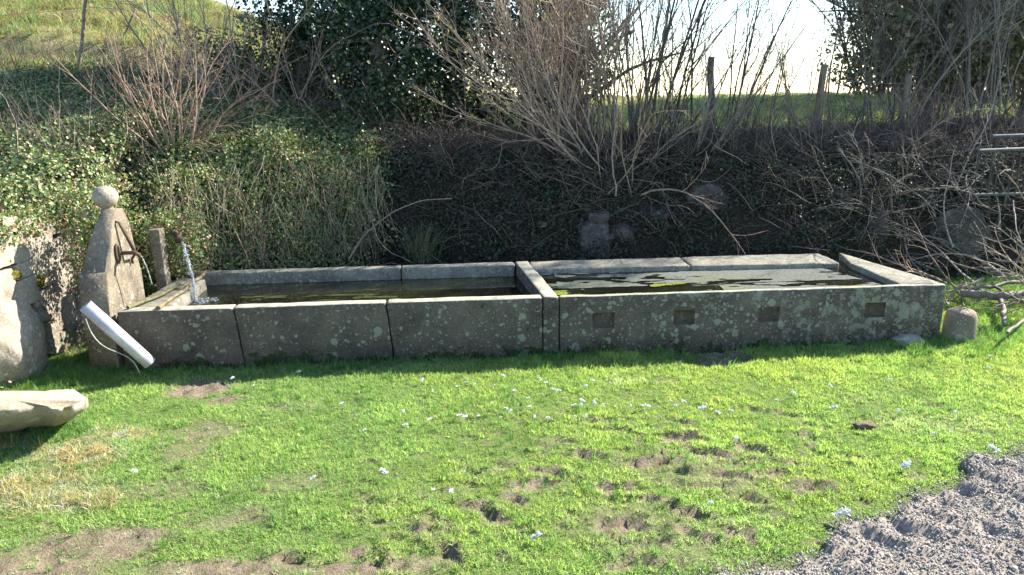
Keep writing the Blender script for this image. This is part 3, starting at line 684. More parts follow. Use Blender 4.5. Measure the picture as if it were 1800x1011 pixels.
# floating film and algae: real thin mats with ragged edges
def film(name, f, col, z, label, mat=M_film, st=.007, box=(.2, 2.55, 4.4, 5.4), th=.0015):
    gx = np.arange(box[0], box[1], st); gy = np.arange(box[2], box[3], st); A, B = np.meshgrid(gx, gy); k = f((A[:-1, :-1]+A[1:, 1:])/2, (B[:-1, :-1]+B[1:, 1:])/2)
    gi = np.arange(A.size).reshape(A.shape); q = np.stack([gi[:-1, :-1], gi[:-1, 1:], gi[1:, 1:], gi[1:, :-1]], -1)[k]
    u = np.unique(q); rm = np.zeros(A.size, int); rm[u] = np.arange(len(u)); mb = MB(); a = A.ravel()[u]; b = B.ravel()[u]
    c = np.repeat(col(a, b)[:, None], 3, 1); mb.add(np.column_stack([a, b, z+.0006*vnoise(a, b, 1., 40.)]), None, rm[q], c)
    return tag(mb.build(name, mat, smooth=True), label, 'algae', kind='stuff')
def inr(x, y):
    f0 = fr(985)+fnrm*(rb+.004); v = (x-f0[0])*fnrm[0]+(y-f0[1])*fnrm[1]; u = (x-f0[0])*fd[0]+(y-f0[1])*fd[1]
    t = np.clip(v/.62, 0, 1); return (v > 0) & (v < np.interp(u, [0, 1.2, 2.2], [.70, .62, .60])) & (u > -.13*t+.0) & (u < 2.14-.20*t)
def ffilm(x, y):
    s = fbm(x*.55, y*1.8, 4., 3.6, 5); th = .14 - .20*sstep(1.0, 1.6, x)*(1-sstep(1.9, 2.2, x))
    v = (y-(4.33+.057*(x-.2))); s = s+np.where(v < .10, -.15, 0)-np.where((v > .1) & (v < .26) & (x > .35) & (x < 1.35), .30, 0)+.25*(v > .3)*(x > .3)
    return inr(x, y) & (s+.5*vnoise(x*.6, y*2., 3., 14.)*.4 > th)
film('water_film', ffilm, lambda a, b:   .22*np.clip(fbm(a, b*2, 9., 3., 4)*2+.1-.5*(a-1.3), 0, 1), WR+.003, 'pale grey film floating on the right basin')
def falg(x, y):
    v = (y-(4.33+.057*(x-.2))); s = fbm(x*.8, y*2.2, 14., 4.5, 5); return inr(x, y) & (s > -.10+2.4*np.clip(v-.09, 0, 1)+.35*sstep(1.1, 1.4, x)-.35*((v > .26) & (v < .42) & (x > .9) & (x < 1.45)))
film('green_algae', falg, lambda a, b: 0*a+1, WR+.006, 'yellow green algae along the near side of the right basin')
def falg2(x, y): return (fbm(x*.7, y*2.6, 24., 6., 5) > .06+1.1*np.hypot((x+1.35)*.8, (y-4.75)*1.6)*.45) & (x > -1.9) & (y > 4.4) & (y < 4.95)
film('green_algae', falg2, lambda a, b: .06+.16*np.clip(fbm(a, b, 3., 9., 3)+.4, 0, 1), WL+.003, 'olive algae patch in the left basin', mat=M_alga, box=(-2, 0, 4.3, 5.))

# ------------------------------------------------------------------ fountain headstone at the left end
XH = float(FL[0])-.035
hs = thing('fountain_headstone', 'upright pointed granite headstone with a stone ball finial and rusty iron fittings', 'fountain', (XH-.08, float(FL[1])+.2, 0))
prof = [(193, 610), (192, 545), (187, 482), (193, 478), (194, 430), (197, 390), (205, 368), (216, 366), (226, 385), (236, 425), (250, 480), (258, 545), (262, 560)]
pr = np.array([atx(a, b, XH)[1:] for a, b in prof]); pr[0, 1] = -.1; pr[0, 0] = pr[1, 0]; pr[-1, 1] = -.1; pr[-1, 0] = max(pr[-2, 0], pr[-1, 0])
def plate(name, prof, x0, x1, mat, parent, bev=.008, tap=None):
    n = len(prof); c = prof.mean(0); inn = prof+(c-prof)/np.linalg.norm(c-prof, axis=1, keepdims=True)*bev; mb = MB()
    L = [(x1, inn), (x1-bev, prof), ((x0+x1)/2, prof), (x0+bev, prof), (x0, inn)]
    V_ = np.concatenate([np.column_stack([np.full(n, a), b]) for a, b in L]); V_ = V_+.003*np.stack([vnoise(V_[:, 0]+i*7, V_[:, 1], V_[:, 2], 12.) for i in range(3)], 1)
    if tap: V_[:, 0] = x1-(x1-V_[:, 0])*np.interp(V_[:, 2], [tap[0], tap[1]], [1, tap[2]])
    q = []
    for l in range(4):
        for i in range(n): j = (i+1) % n; q.append((l*n+i, (l+1)*n+i, (l+1)*n+j, l*n+j))
    mb.add(V_, None, q)
    for l, rev in ((0, 0), (4, 1)):
        Vc = np.concatenate([V_[l*n:(l+1)*n], V_[l*n:(l+1)*n].mean(0, keepdims=True)]); t = [((i, (i+1) % n, n) if not rev else ((i+1) % n, i, n)) for i in range(n)]; mb.add(Vc, t)
    return mb.build(name, mat, parent)
plate('headstone_slab', pr, XH-.17, XH, M_head, hs, tap=(.62, float(pr[:, 1].max()), .45))
bc = atx(185, 346, XH-.08); P, q = cubesphere(10); P = P/np.linalg.norm(P, axis=1, keepdims=True)*(18.5*np.linalg.norm(bc-EYEP)/FPX)*.99
mb = MB(); mb.add(P*np.array([1, 1, .93])*(1+.02*fbm(P[:, 0], P[:, 1], P[:, 2], 20., 2))[:, None]+bc, None, q); mb.build('ball_finial', M_rock, hs, smooth=True)
nk = np.array([bc-[0, 0, .03], bc-[0, -.0, .075], bc-[0, -.01, .13]]); mb = MB(); tubes(mb, nk, np.array([.03, .035, .055]), 10); mb.build('finial_neck', M_head, hs, smooth=True)
def bar(name, pts_, r, parent, mat=M_iron, k=6):
    mb = MB(); p = np.array(pts_, float); tubes(mb, p, np.full(len(p), r), k, caps=True); return mb.build(name, mat, parent, smooth=False)
q0, q1, q1b = atx(209, 390, XH+.02), atx(238, 445, XH+.06), atx(232, 455, XH+.012)
bar('iron_bracket', [q0-[.02, 0, 0], q0, (q0+q1)/2, q1], .0095, hs)
bar('iron_bracket', [q1, q1b, q1b-[0, 0, .03]], .008, hs)
rg = atx(207, 446, XH+.008); th = np.linspace(0, 2*PI, 13); mb = MB(); tubes(mb, np.stack([np.full(13, rg[0]), rg[1]+.018*np.cos(th), rg[2]+.055*np.sin(th)], 1), np.full(13, .0085), 6); mb.build('iron_ring', M_iron, hs)
sp0 = atx(210, 445, XH+.0); sp1 = atx(236, 444, XH+.10); sp2 = atx(246, 449, XH+.13)
bar('spout', [sp0-[.02, 0, 0], sp0, sp1, sp2], .0125, hs, k=8)
def stream(name, a, b, r0, r1, label, wob=.004, n=14, drops=0, sag=1.):
    t = np.linspace(0, 1, n)[:, None]; P = a*(1-t)+b*t; P[:, 2] = a[2]+(b[2]-a[2])*(t[:, 0]**(1.6*sag)); P += rs.normal(0, wob, P.shape)*t; mb = MB()
    tubes(mb, P, np.linspace(r0, r1, n)*(1+.35*rs.normal(0, 1, n)).clip(.4, 1.7), 7)
    for k in range(drops):
        tt = rs.rand()**.6; c = a*(1-tt)+b*tt; c[2] = a[2]+(b[2]-a[2])*tt**1.6; c = c+rs.normal(0, .012, 3); v, q_ = cubesphere(2); v = v/np.linalg.norm(v, axis=1, keepdims=True); mb.add(c+v*rs.uniform(.002, .005), None, q_)
    return tag(mb.build(name, M_jet, smooth=True), label, 'water')
s_end = aty(268, 500, sp2[1]+.06)
stream('water_trickle', sp2, s_end, .0035, .0025, 'thin trickle of water falling from the iron spout on the headstone', .003)
# second spout in the ivy with a strong jet
J0 = aty(320, 424, 4.93); J1 = atz(346, 531, WL)
sp = thing('iron_water_pipe', 'short dark iron pipe poking out of the ivy and pouring water into the left basin', 'pipe', J0)
bar('pipe_tube', [J0+[-.09, .13, .07], J0+[-.04, .03, .03], J0], .021, sp, k=10)
t_ = unit(np.array([.05, -.015, -.035])); bar('pipe_collar', [J0-t_*.035, J0-t_*.01], .027, sp, k=10)
stream('water_jet', J0-np.array([0, 0, .005]), J1, .011, .008, 'white splashing jet of water pouring from the pipe in the ivy', .008, 22, 90)
mb = MB()
for k in range(90):
    a = rs.rand()*2*PI; r_ = rs.rand()**.6*.11; v, q_ = cubesphere(2); v = v/np.linalg.norm(v, axis=1, keepdims=True); mb.add(J1+[r_*math.cos(a)+.03, r_*math.sin(a)*.6, abs(rs.normal(0, .008))+.002]+v*rs.uniform(.002, .007)*np.array([1.4, 1, .7]), None, q_)
tag(mb.build('splash', M_jet, smooth=True), 'white foam and drops where the jet hits the water', 'splash', kind='stuff')
# old stone post behind
Yp = 4.86; a = aty(271, 403, Yp); b = aty(290, 500, Yp); cx_ = (a[0]+b[0])/2
sp_ = hexslab('stone_post', [(cx_-.035, Yp-.03), (cx_+.035, Yp-.03), (cx_+.035, Yp+.05), (cx_-.035, Yp+.05)], a[2], .2, M_head, None, seed=20, r=.008)
tag(sp_, 'narrow upright granite post half hidden in ivy behind the headstone', 'post')
# two sticks across the corner
def stick(p, r, label, col, cat='stick'):
    mb = MB(); P = np.array(p, float); n = 9; t = np.linspace(0, 1, n); Q = np.stack([np.interp(t, np.linspace(0, 1, len(P)), P[:, i]) for i in range(3)], 1)+rs.normal(0, .003, (n, 3))
    tubes(mb, Q, r*np.linspace(1, .8, n), 7, col=np.array(col), caps=True); return tag(mb.build('stick', M_bark, smooth=True), label, cat)
a = atz(277, 541, ZT+.012); b = atz(361, 478, ZT+.02)
stick([a, (a+b)/2-[0, 0, .012], b], .014, 'thick mossy stick lying across the left corner of the trough, nearest the pipe', (.19, .15, .09))
a = atz(226, 541, ZT+.012); b = atz(322, 497, ZT+.02)
stick([a, (a+b)/2-[0, 0, .012], b], .012, 'second mossy stick lying behind the first at the trough corner', (.13, .12, .06))

# ------------------------------------------------------------------ white plastic pipe
a = aty(150, 537, 3.93); lo = aty(264, 639, 4.035); pipe = thing('drain_pipe', 'white plastic drain pipe leaning from the wall down onto the grass', 'pipe', lo)
ax_ = unit(a-lo); R_ = .038
def ring_tube(name, A, B, r0, r1, mat, parent, k=28):
    d = unit(B-A); e1 = unit(np.cross(d, [0, 0, 1.])); e2 = np.cross(d, e1); th = np.arange(k)*2*PI/k; rg = lambda c, r: c+r*(np.cos(th)[:, None]*e1+np.sin(th)[:, None]*e2)
    V_ = np.concatenate([rg(A, r0), rg(B, r0), rg(B, r1), rg(A, r1)]); q = []
    for l in range(4):
        m_ = (l+1) % 4
        for i in range(k): j = (i+1) % k; q.append((l*k+i, m_*k+i, m_*k+j, l*k+j))
    mb = MB(); mb.add(V_, None, q); return mb.build(name, mat, parent, smooth=False)
o = ring_tube('pipe_wall', lo, a, R_, R_-.004, M_pvc, pipe)
o.data.polygons.foreach_set('use_smooth', np.array([True]*28+[False]*28+[True]*28+[False]*28))
ring_tube('bore_shade_plug', lo+ax_*.02, a-ax_*.03, R_-.005, .001, M_dark, pipe, 20)  # dark plug standing in for the shade inside the pipe
# grey cable loop under the pipe
mb = MB(); c0 = aty(150, 560, 4.0); c1 = aty(175, 640, 4.0); c2 = aty(225, 600, 4.0); c3 = aty(245, 655, 4.0); t = np.linspace(0, 1, 16)[:, None]
P = (1-t)**3*c0+3*(1-t)**2*t*c1+3*(1-t)*t*t*c2+t**3*c3; tubes(mb, P, np.full(16, .0035), 6, col=np.array((.35, .35, .35))); tag(mb.build('cable', M_bark, smooth=True), 'thin grey cable looping below the white pipe', 'cable')

# ------------------------------------------------------------------ dry stone wall at the left
XW = -2.93
wall = thing('dry_stone_wall', 'rough dry stone wall of pale granite stones beside the headstone', 'wall', (XW, 4.3, 0))
WS = [(12, 436, 19, 25), (-24, 440, 20, 30), (46, 448, 22, 34), (98, 460, 31, 50), (14, 513, 22, 25), (-28, 505, 22, 30), (54, 522, 19, 15), (88, 533, 22, 28), (124, 514, 15, 15), (129, 540, 15, 16),
 (60, 548, 20, 15), (78, 572, 13, 11), (112, 560, 22, 14), (110, 590, 27, 20), (141, 500, 10, 22), (141, 560, 10, 16), (122, 616, 16, 14), (145, 385, 16, 22), (104, 398, 22, 15), (62, 400, 22, 14), (20, 398, 22, 14), (-20, 398, 20, 14), (12, 474, 20, 14), (52, 492, 18, 13), (138, 596, 9, 18), (140, 455, 10, 22), (82, 600, 10, 20), (135, 420, 12, 14)]
for i, (cx, cy, hw, hh) in enumerate(WS):
    c = atx(cx, cy, XW-.04); l = atx(cx-hw, cy, XW); r2 = atx(cx+hw, cy, XW); tz = atx(cx, cy-hh, XW)[2]-atx(cx, cy+hh, XW)[2]
    rock('stone', (c[0]+rs.uniform(-.015, .02), c[1], c[2]), (.24, abs(r2[1]-l[1])*1.22, tz*1.16), M_rock, wall, seed=i, box=.88, amp=.08, n=10, cuts=0)
mb = MB(); yy = np.linspace(3.2, 4.9, 18); zz_ = np.linspace(-.1, .8, 10); A, B = np.meshgrid(yy, zz_); xx = XW-.085+.03*vnoise(A, B, 1., 9.); gi = np.arange(A.size).reshape(A.shape)
mb.add(np.column_stack([xx.ravel(), A.ravel(), B.ravel()]), None, np.stack([gi[:-1, :-1], gi[:-1, 1:], gi[1:, 1:], gi[1:, :-1]], -1).reshape(-1, 4)); mb.build('earth_fill', M_mortar, wall)
for (cx, cy, hw, hh) in [(15, 484, 20, 15), (58, 497, 24, 15)]:
    c = atx(cx, cy, XW+.03); rock('moss_cushion', c, (.12, .13, .085), M_moss, wall, seed=int(cx), box=.2, amp=.3, n=10, cuts=0)
c = atx(25, 605, -2.86); bo = rock('boulder', (c[0]-.16, c[1]-.02, .22), (.5, .62, .66), M_rock, None, seed=79, box=.5, amp=.10, n=24, cuts=1, tiltv=(.2, 0)); tag(bo, 'big rounded grey boulder at the foot of the stone wall', 'boulder')
# stone bench slab
zb = .22; top = [atz(a, b, zb)[:2] for a, b in [(-160, 690), (-60, 686), (60, 686), (122, 684), (134, 686), (155, 701), (128, 713), (100, 716), (64, 712), (10, 722), (-60, 730), (-170, 735)]]
bt = [atz(a, b, .0)[:2] for a, b in [(-160, 735), (-60, 732), (60, 732), (95, 729), (112, 728), (122, 731), (112, 739), (90, 748), (64, 750), (10, 760), (-60, 766), (-170, 770)]]
top = np.array(top); bt = np.array(bt); n = len(top); mb = MB(); zs = [-.02, .0, .06, .12, zb-.035, zb-.004, zb]; fr_ = [.0, .05, .42, .72, .97, 1., 1.]; sh = [.1, 0, 0, 0, 0, .004, .03]
ctr = top.mean(0); VV = []
def dens(a, k=6): return np.concatenate([a[i]*(1-t)+a[(i+1) % len(a)]*t for i in range(len(a)) for t in [j/k for j in range(k)]]).reshape(-1, 2)
td, bd_ = dens(top), dens(bt); n = len(td)
for z_, f_, s_i in zip(zs, fr_, sh):
    ring = bd_*(1-f_)+td*f_; ring = ring+(ctr-ring)*s_i; z2 = z_+.006*vnoise(ring[:, 0], ring[:, 1], z_, 7.)+.006*vnoise(ring[:, 0], ring[:, 1], z_*30, 30.)*1.6; VV.append(np.column_stack([ring[:, 0]+.008*vnoise(ring[:, 0], ring[:, 1], z_*20, 16.), ring[:, 1]+.008*vnoise(ring[:, 0]+9, ring[:, 1], z_*20, 16.), z2]))
VV.append(np.array([[ctr[0], ctr[1], zb+.004]])); q = [(l*n+i, l*n+(i+1) % n, (l+1)*n+(i+1) % n, (l+1)*n+i) for l in range(len(zs)-1) for i in range(n)]
q = [a[::-1] for a in q]; t = [((len(zs)-1)*n+(i+1) % n, (len(zs)-1)*n+i, len(zs)*n) for i in range(n)]; mb.add(np.concatenate(VV), t, q)
bn = thing('stone_bench', 'low bench made of one pale sunlit slab at the left edge of the lawn', 'bench', (ctr[0], ctr[1], 0)); mb.build('seat_slab', M_bench, bn)
rock('support_block', (ctr[0]-.5, ctr[1]-.05, .03), (.3, .2, .12), M_rock, bn, seed=5, box=.8)
# short round stone stump and small stones at the right
c = atz(1693, 604, 0); a = atz(1693, 600, 0); k = 20; th = np.arange(k)*2*PI/k; VV = []; R_s = .5*44/FPX*np.linalg.norm(c-EYEP)*1.0; Hs = .205
prof_ = [(-.05, 1.05), (.03, 1.03), (.1, 1.0), (.16, .97), (Hs-.025, .93), (Hs-.008, .84), (Hs, .6), (Hs+.004, .25)]
for z_, f_ in prof_:
    xx = c[0]+R_s*f_*np.cos(th); yy = c[1]+.06+R_s*f_*np.sin(th); VV.append(np.column_stack([xx, yy, z_+.004*np.sin(th*2)+0*xx]))
VV = np.concatenate(VV); VV += .005*np.stack([vnoise(VV[:, 0]+i*5, VV[:, 1], VV[:, 2], 14.) for i in range(3)], 1); nn = len(prof_); mb = MB()
VV = np.concatenate([VV, [[c[0], c[1]+.06, Hs+.004]]]); mb.add(VV, [((nn-1)*k+i, (nn-1)*k+(i+1) % k, nn*k) for i in range(k)], [(l*k+i, l*k+(i+1) % k, (l+1)*k+(i+1) % k, (l+1)*k+i) for l in range(nn-1) for i in range(k)])
tag(mb.build('stone_stump', M_head, smooth=True), 'short round stone bollard stump on the grass by the right end of the trough', 'stone stump')
c = atz(1582, 600, 0); tag(rock('field_stone', (c[0], c[1]-.075, .03), (.21, .11, .085), M_rock, None, seed=31, box=.5, amp=.2), 'flat pale stone lying against the right foot of the trough', 'stone')
c = atz(1664, 575, .05); tag(rock('field_stone', (c[0]-.02, c[1]+.16, .03), (.06, .06, .08), M_rock, None, seed=32, box=.5, amp=.2), 'small pale stone between the trough corner and the round stump', 'stone')
c = atz(1520, 752, 0); tag(rock('soil_clod', (c[0], c[1], .012), (.12, .05, .032), M_soil, None, seed=33, box=.3, amp=.35), 'dark brown clod lying on the grass at the right', 'clod')
# rocks in the bank
def on_bank(px, py):
    """point where the view ray meets the terrain"""
    d = _ray(px, py); d = d/d[1]; ys_ = np.arange(4.9, 24, .02); P = EYEP+ys_[:, None]*d; k = np.where(P[:, 2] < G(P[:, 0], P[:, 1]))[0]
    return P[k[0]] if len(k) else EYEP+d*24
for (px, py, w_, h_, lb) in [(1045, 425, 58, 75, 'grey split rock standing in the bank just behind the middle of the trough'), (1095, 408, 46, 34, 'brownish rock to the right of the split rock in the bank'),
        (1052, 380, 40, 34, 'rock on top of the split rock, under the hazel'), (953, 395, 20, 14, 'small pale stone alone in the ivy left of the split rock'), (1073, 415, 12, 16, 'small round stone wedged between two rocks'),
        (1245, 348, 70, 50, 'half buried rock high in the bank under the saplings'), (1680, 410, 92, 88, 'large pale rock in the dark bank at the far right'), (1540, 400, 40, 50, 'rock in the bank behind the right end of the trough'), (1478, 345, 22, 20, 'small rock high in the bank above the trough end'), (1160, 375, 34, 22, 'low rock in the leaf litter right of the hazel roots')]:
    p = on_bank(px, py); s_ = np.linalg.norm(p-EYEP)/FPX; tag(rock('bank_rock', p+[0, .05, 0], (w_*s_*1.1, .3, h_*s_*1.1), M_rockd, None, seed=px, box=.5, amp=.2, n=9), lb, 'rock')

# ------------------------------------------------------------------ ivy, brambles and dead stalks over the bank (stuff)
IVC = np.array([(.060, .105, .035), (.045, .085, .030), (.085, .125, .045), (.035, .065, .028), (.12, .15, .06), (.16, .11, .06)])
def ivykind(i, n, rad, size, flat=.5, cols=IVC, dry=0.):
    mb = MB(); C_ = rs.normal(0, rad*.5, (n, 3)); C_[:, 2] = np.abs(C_[:, 2])*flat; c = cols[rs.randint(0, len(cols)-1, n)]*rs.uniform(.7, 1.3, (n, 1))
    k = rs.rand(n) < dry; c[k] = np.array([.15, .115, .075])*rs.uniform(.6, 1.3, (k.sum(), 1))
    leaves(mb, C_, np.tile([[0, -.2, 1.]], (n, 1)), rs.uniform(.7, 1.2, n)*size, c, .95, spread=.75)
    return mb.build('ivy_kind_%d' % i, M_ivy, link=False)
ivy_a = [ivykind(i, 26, .10, (.027, .021, .034, .027, .024)[i], .6, dry=.07) for i in range(5)]
ivy_b = [ivykind(10+i, 20, .085, (.021, .016, .027, .021)[i], .6, dry=.25) for i in range(4)]
def nrm_at(x, y, e=.08):
    a = (G(x+e, y)-G(x-e, y))/(2*e); b = (G(x, y+e)-G(x, y-e))/(2*e); n = np.stack([-np.clip(a, -3, 3), -np.clip(b, -3, 3), np.ones_like(a)], 1); return unit(n)
def surf(n, bx, dens):
    x, y = pts(n, bx, dens); return x, y, G(x, y), nrm_at(x, y)
def eul_from_n(n, spin):
    th = np.arccos(np.clip(n[:, 2], -1, 1)); ph = np.arctan2(n[:, 1], n[:, 0]); out = np.zeros((len(n), 3))
    for i in range(len(n)):
        M = Matrix.Rotation(ph[i], 3, 'Z') @ Matrix.Rotation(th[i], 3, 'Y') @ Matrix.Rotation(spin[i], 3, 'Z'); e = M.to_euler(); out[i] = (e.x, e.y, e.z)
    return out
def left_d(x, y):
    d = (inside(x, y) > .0)*(1-sstep(-1.35, -.95, x+.12*fbm(x, y, 1., 3., 2)))*(1-sstep(7.0, 8.6, y-(x+2)*.15+.8*fbm(x, y, 4., 1., 2)))
    return d*np.clip(.85+.7*fbm(x, y, 7., 1.6, 3), .12, 1)
x, y, z, nn = surf(30000, (-8, -.9, 3.2, 8.8), left_d)
near = np.clip(1.5-(y-5)*.2, .8, 1.5)
P = np.stack([x, y, z], 1)+nn*rs.uniform(.0, .10, (len(x), 1))*np.array([[1, 1, 1]])
t = np.clip(1+.5*fbm(x, y, 3., 1.3, 3)+rs.normal(0, .14, len(x)), .5, 1.8)[:, None]*np.array([[2.5, 2.0, 2.15]])  # leaves brightened by tint so the left bank looks sunlit
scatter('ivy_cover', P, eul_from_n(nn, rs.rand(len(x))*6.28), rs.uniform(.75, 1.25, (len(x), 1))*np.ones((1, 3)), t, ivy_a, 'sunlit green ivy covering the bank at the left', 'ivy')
# ivy cushion hanging over the wall top and round the headstone
def hang(x0, x1, y0, y1, z0, z1, n):
    return np.stack([rs.uniform(x0, x1, n), rs.uniform(y0, y1, n), rs.uniform(z0, z1, n)], 1)
wt = hang(-3.12, -2.86, 4.0, 5.3, .72, 1.0, 1500); kz = .88+.12*vnoise(wt[:, 0]*2, wt[:, 1], 1., 3.5)+.05*vnoise(wt[:, 1], wt[:, 0], 5., 12.); wt[:, 2] += kz-.98; wt[:, 2] = np.maximum(wt[:, 2], .82+rs.uniform(-.02, .05, len(wt))+.10*sstep(4.6, 4.1, wt[:, 1])*0); wt = wt[rs.rand(len(wt)) < .85]
vt = hang(-2.98, -2.72, 4.66, 5.4, .35, 1.0, 700)
xq = rs.uniform(-2.8, -1.0, 5200); uq = rs.uniform(-.06, .85, 5200); yq = yfoot(xq)+uq; zq = G(xq, yq); kq = rs.rand(5200) < np.clip(.75+.9*fbm(xq, zq, 8., 3., 3)-.5*sstep(-1.5, -1., xq), .05, 1)
ft = np.stack([xq, yq, zq], 1)+nrm_at(xq, yq)*rs.uniform(.02, .16, (5200, 1))*np.clip(1+fbm(xq, zq, 2., 4., 2), .2, 2)[:, None]; ft = ft[kq & (ft[:, 1] > 5.24)]
Pw = np.concatenate([wt, vt, ft, hang(-2.52, -2.16, 4.95, 5.2, .38, .80, 160), hang(-2.66, -2.50, 4.38, 4.7, .5, .92, 120)])
tw = np.clip(rs.normal(1.3, .3, (len(Pw), 1)), .6, 2.)*np.array([[2.3, 1.9, 1.9]])  # tint raised to put sunlight into the pale hanging leaves
scatter('hanging_ivy', Pw, np.stack([rs.normal(.6, .4, len(Pw)), rs.normal(.5, .4, len(Pw)), rs.rand(len(Pw))*6.28], 1), rs.uniform(.6, 1.1, (len(Pw), 1))*np.ones((1, 3)), tw, ivy_b, 'pale ivy with sunlight put into its tint, hanging over the wall top and round the headstone', 'ivy')
def mid_d(x, y):
    d = (inside(x, y) > -.12)*(x > -1.5)*(y < yfoot(x)+1.9); u = y-yfoot(x)
    return d*np.clip(.34+.6*fbm(x, y, 17., 1.4, 3)+.35*(u < .7), .04, 1)*np.where(x > 3.2, .45, 1.)
x, y, z, nn = surf(26000, (-1.5, 7, 5.4, 8.4), mid_d)
P = np.stack([x, y, z], 1)+nn*rs.uniform(.0, .07, (len(x), 1))
t = np.clip(.42+.25*fbm(x, y, 3., 1.3, 3)+rs.normal(0, .08, len(x)), .15, .8)[:, None]*np.array([[1., .92, .98]])  # tint lowered, the bank's shade is put into the leaf colour
scatter('shaded_ivy', P, eul_from_n(nn, rs.rand(len(x))*6.28), rs.uniform(.6, 1.15, (len(x), 1))*np.ones((1, 3)), t, ivy_b, 'shade tinted small leaved ivy and leaf litter on the shaded bank', 'ivy')

def twigkind(i, n, L, r, cols, wander=.22, up=.35, link=False, seg=7):
    mb = MB(); s = rs.normal(0, .10, (n, 3)); s[:, 2] = 0; d = rs.normal(0, 1, (n, 3)); d[:, 2] = np.abs(d[:, 2])*up+.15
    P = curves(s, d, L*rs.uniform(.4, 1.2, n), seg, wander, -.05); tubes(mb, P, taper(r*rs.uniform(.5, 1.3, n), seg, .35), 3, col=cols[rs.randint(0, len(cols), n)]*rs.uniform(.6, 1.3, (n, 1)))
    return mb.build('twig_kind_%d' % i, M_bark_i, link=False)
TWC = np.array([(.110, .095, .082), (.15, .13, .11), (.07, .062, .057), (.25, .225, .19), (.12, .09, .078)])
tw_low = [twigkind(i, 16, .42, .0030, TWC, .2, .5) for i in range(6)]
tw_tall = [twigkind(20+i, 12, .55, .0028, TWC, .10, 3.5) for i in range(5)]
def br_d(x, y):
    u = y-yfoot(x); d = (inside(x, y) > 0)*(x > -1.3)*(u < 1.5); 
    return d*np.clip(.35+.5*fbm(x, y, 27., 1.2, 3)+.55*(u > .8)+.25*(x > 2.2), .05, 1)
x, y, z, nn = surf(5200, (-1.3, 8.5, 5.6, 9.5), br_d)
t = rs.uniform(.6, 1.3, (len(x), 1))*np.array([[1., .93, .9]])
scatter('bramble_thicket', np.stack([x, y, z+.01], 1), np.stack([rs.normal(0, .3, len(x)), rs.normal(0, .3, len(x)), rs.rand(len(x))*6.28], 1), rs.uniform(.6, 1.3, (len(x), 1))*np.ones((1, 3)), t, tw_low, 'tangle of dead brambles and fine brown twigs over the bank', 'brambles')
def brt_d(x, y):
    u = y-yfoot(x); a = (x > -.2)*(u > .6)*(u < 1.7)*(.75-.60*(u > 1.0))*(1-.35*(x > 2.6)); b = (x > -7)*(x < -1)*(y > 6.9)*(y < 9.1)*.42; c = (x > -4.5)*(x < -1.4)*(inside(x, y) > .05)*(y < 6.6)*.30
    return np.maximum(np.maximum(a, b), c)*(inside(x, y) > 0)*np.clip(.75+.9*fbm(x, y, 37., 1., 3), .05, 1)
x, y, z, nn = surf(4200, (-7, 9, 5.3, 9.1), brt_d)
t = rs.uniform(.7, 1.5, (len(x), 1))*np.array([[1.05, .97, .9]])
scatter('dead_stalks', np.stack([x, y, z], 1), np.stack([rs.normal(0, .2, len(x)), rs.normal(0, .2, len(x)), rs.rand(len(x))*6.28], 1), rs.uniform(.5, 1.15, (len(x), 1))*np.ones((1, 3)), t, tw_tall, 'thin upright dead stalks and sprouts along the top of the bank', 'stalks')
# hanging dry stems down the ivy face at the left back of the trough
mb = MB(); m = 360; xx = rs.uniform(-2.6, -1.0, m); yy = yfoot(xx)+rs.uniform(-.16, .12, m)
P = curves(np.stack([xx, yy, rs.uniform(.40, 1.15, m)], 1), np.stack([rs.normal(0, .3, m), rs.normal(-.15, .15, m), -np.ones(m)], 1), rs.uniform(.15, .6, m), 7, .13, 0)
tubes(mb, P, taper(rs.uniform(.0015, .0035, m), 7, .5), 3, col=np.array([.30, .25, .17])*rs.uniform(.5, 1.3, (m, 1)))
tag(mb.build('dry_stems', M_bark, smooth=True), 'thin dry stems hanging down the ivy face behind the left basin', 'stems', kind='stuff')
# rough grass on the sunlit field
def fi_d(x, y): return (inside(x, y) > 0)*sstep(7.3, 8.4, y)*(~((y > 8.9) & (y < 9.4) & (x < -2)))*np.clip(1.5-y/16, .15, 1)
x, y = pts(26000, (-13, 13, 7.2, 20), lambda a, b: fi_d(a, b)*(np.abs(a/b) < .85)); z = G(x, y)
fr2 = fbm(x, y, 13., .8, 3); t = np.stack([.85+.6*np.clip(fr2, -.4, 1)+.15*(x < -1), .68+.15*fr2, .75+.9*np.clip(fr2, 0, 1)], 1)*rs.uniform(.75, 1.2, (len(x), 1))*(1+.7*sstep(0, 2, x))[:, None]  # tint rises towards the right, sunlight put into the grass colour
scatter('field_grass', np.stack([x, y, z-.01], 1), np.stack([rs.normal(0, .25, len(x)), rs.normal(0, .25, len(x)), rs.rand(len(x))*6.28], 1), rs.uniform(1.1, 2.1, (len(x), 1))*np.array([[1.5, 1.5, 1]]), t, longt+strawk[:2], 'rough yellow green grass on the sunlit field above the bank', 'grass')
x, y = pts(26000, (-13, -1.2, 8.2, 19), lambda a, b: (a/b > -.85)*(inside(a, b) > 0)*(~((b > 8.9) & (b < 9.4)))*np.clip(.45+fbm(a, b, 21., .9, 3), .1, 1)); z = G(x, y); fr2 = fbm(x, y, 23., 1.3, 3)
t = np.stack([.80+.5*np.clip(fr2, -.3, 1), .72+.1*fr2, .8+.9*np.clip(fr2, 0, 1)], 1)*rs.uniform(.7, 1.25, (len(x), 1))
scatter('tussock_grass', np.stack([x, y, z-.01], 1), np.stack([rs.normal(0, .3, len(x)), rs.normal(0, .3, len(x)), rs.rand(len(x))*6.28], 1), rs.uniform(1.3, 3., (len(x), 1))*np.array([[1.3, 1.3, 1]]), t, longt[:2]+strawk, 'tussocky dry and green grass on the sunlit hill at the upper left', 'grass')
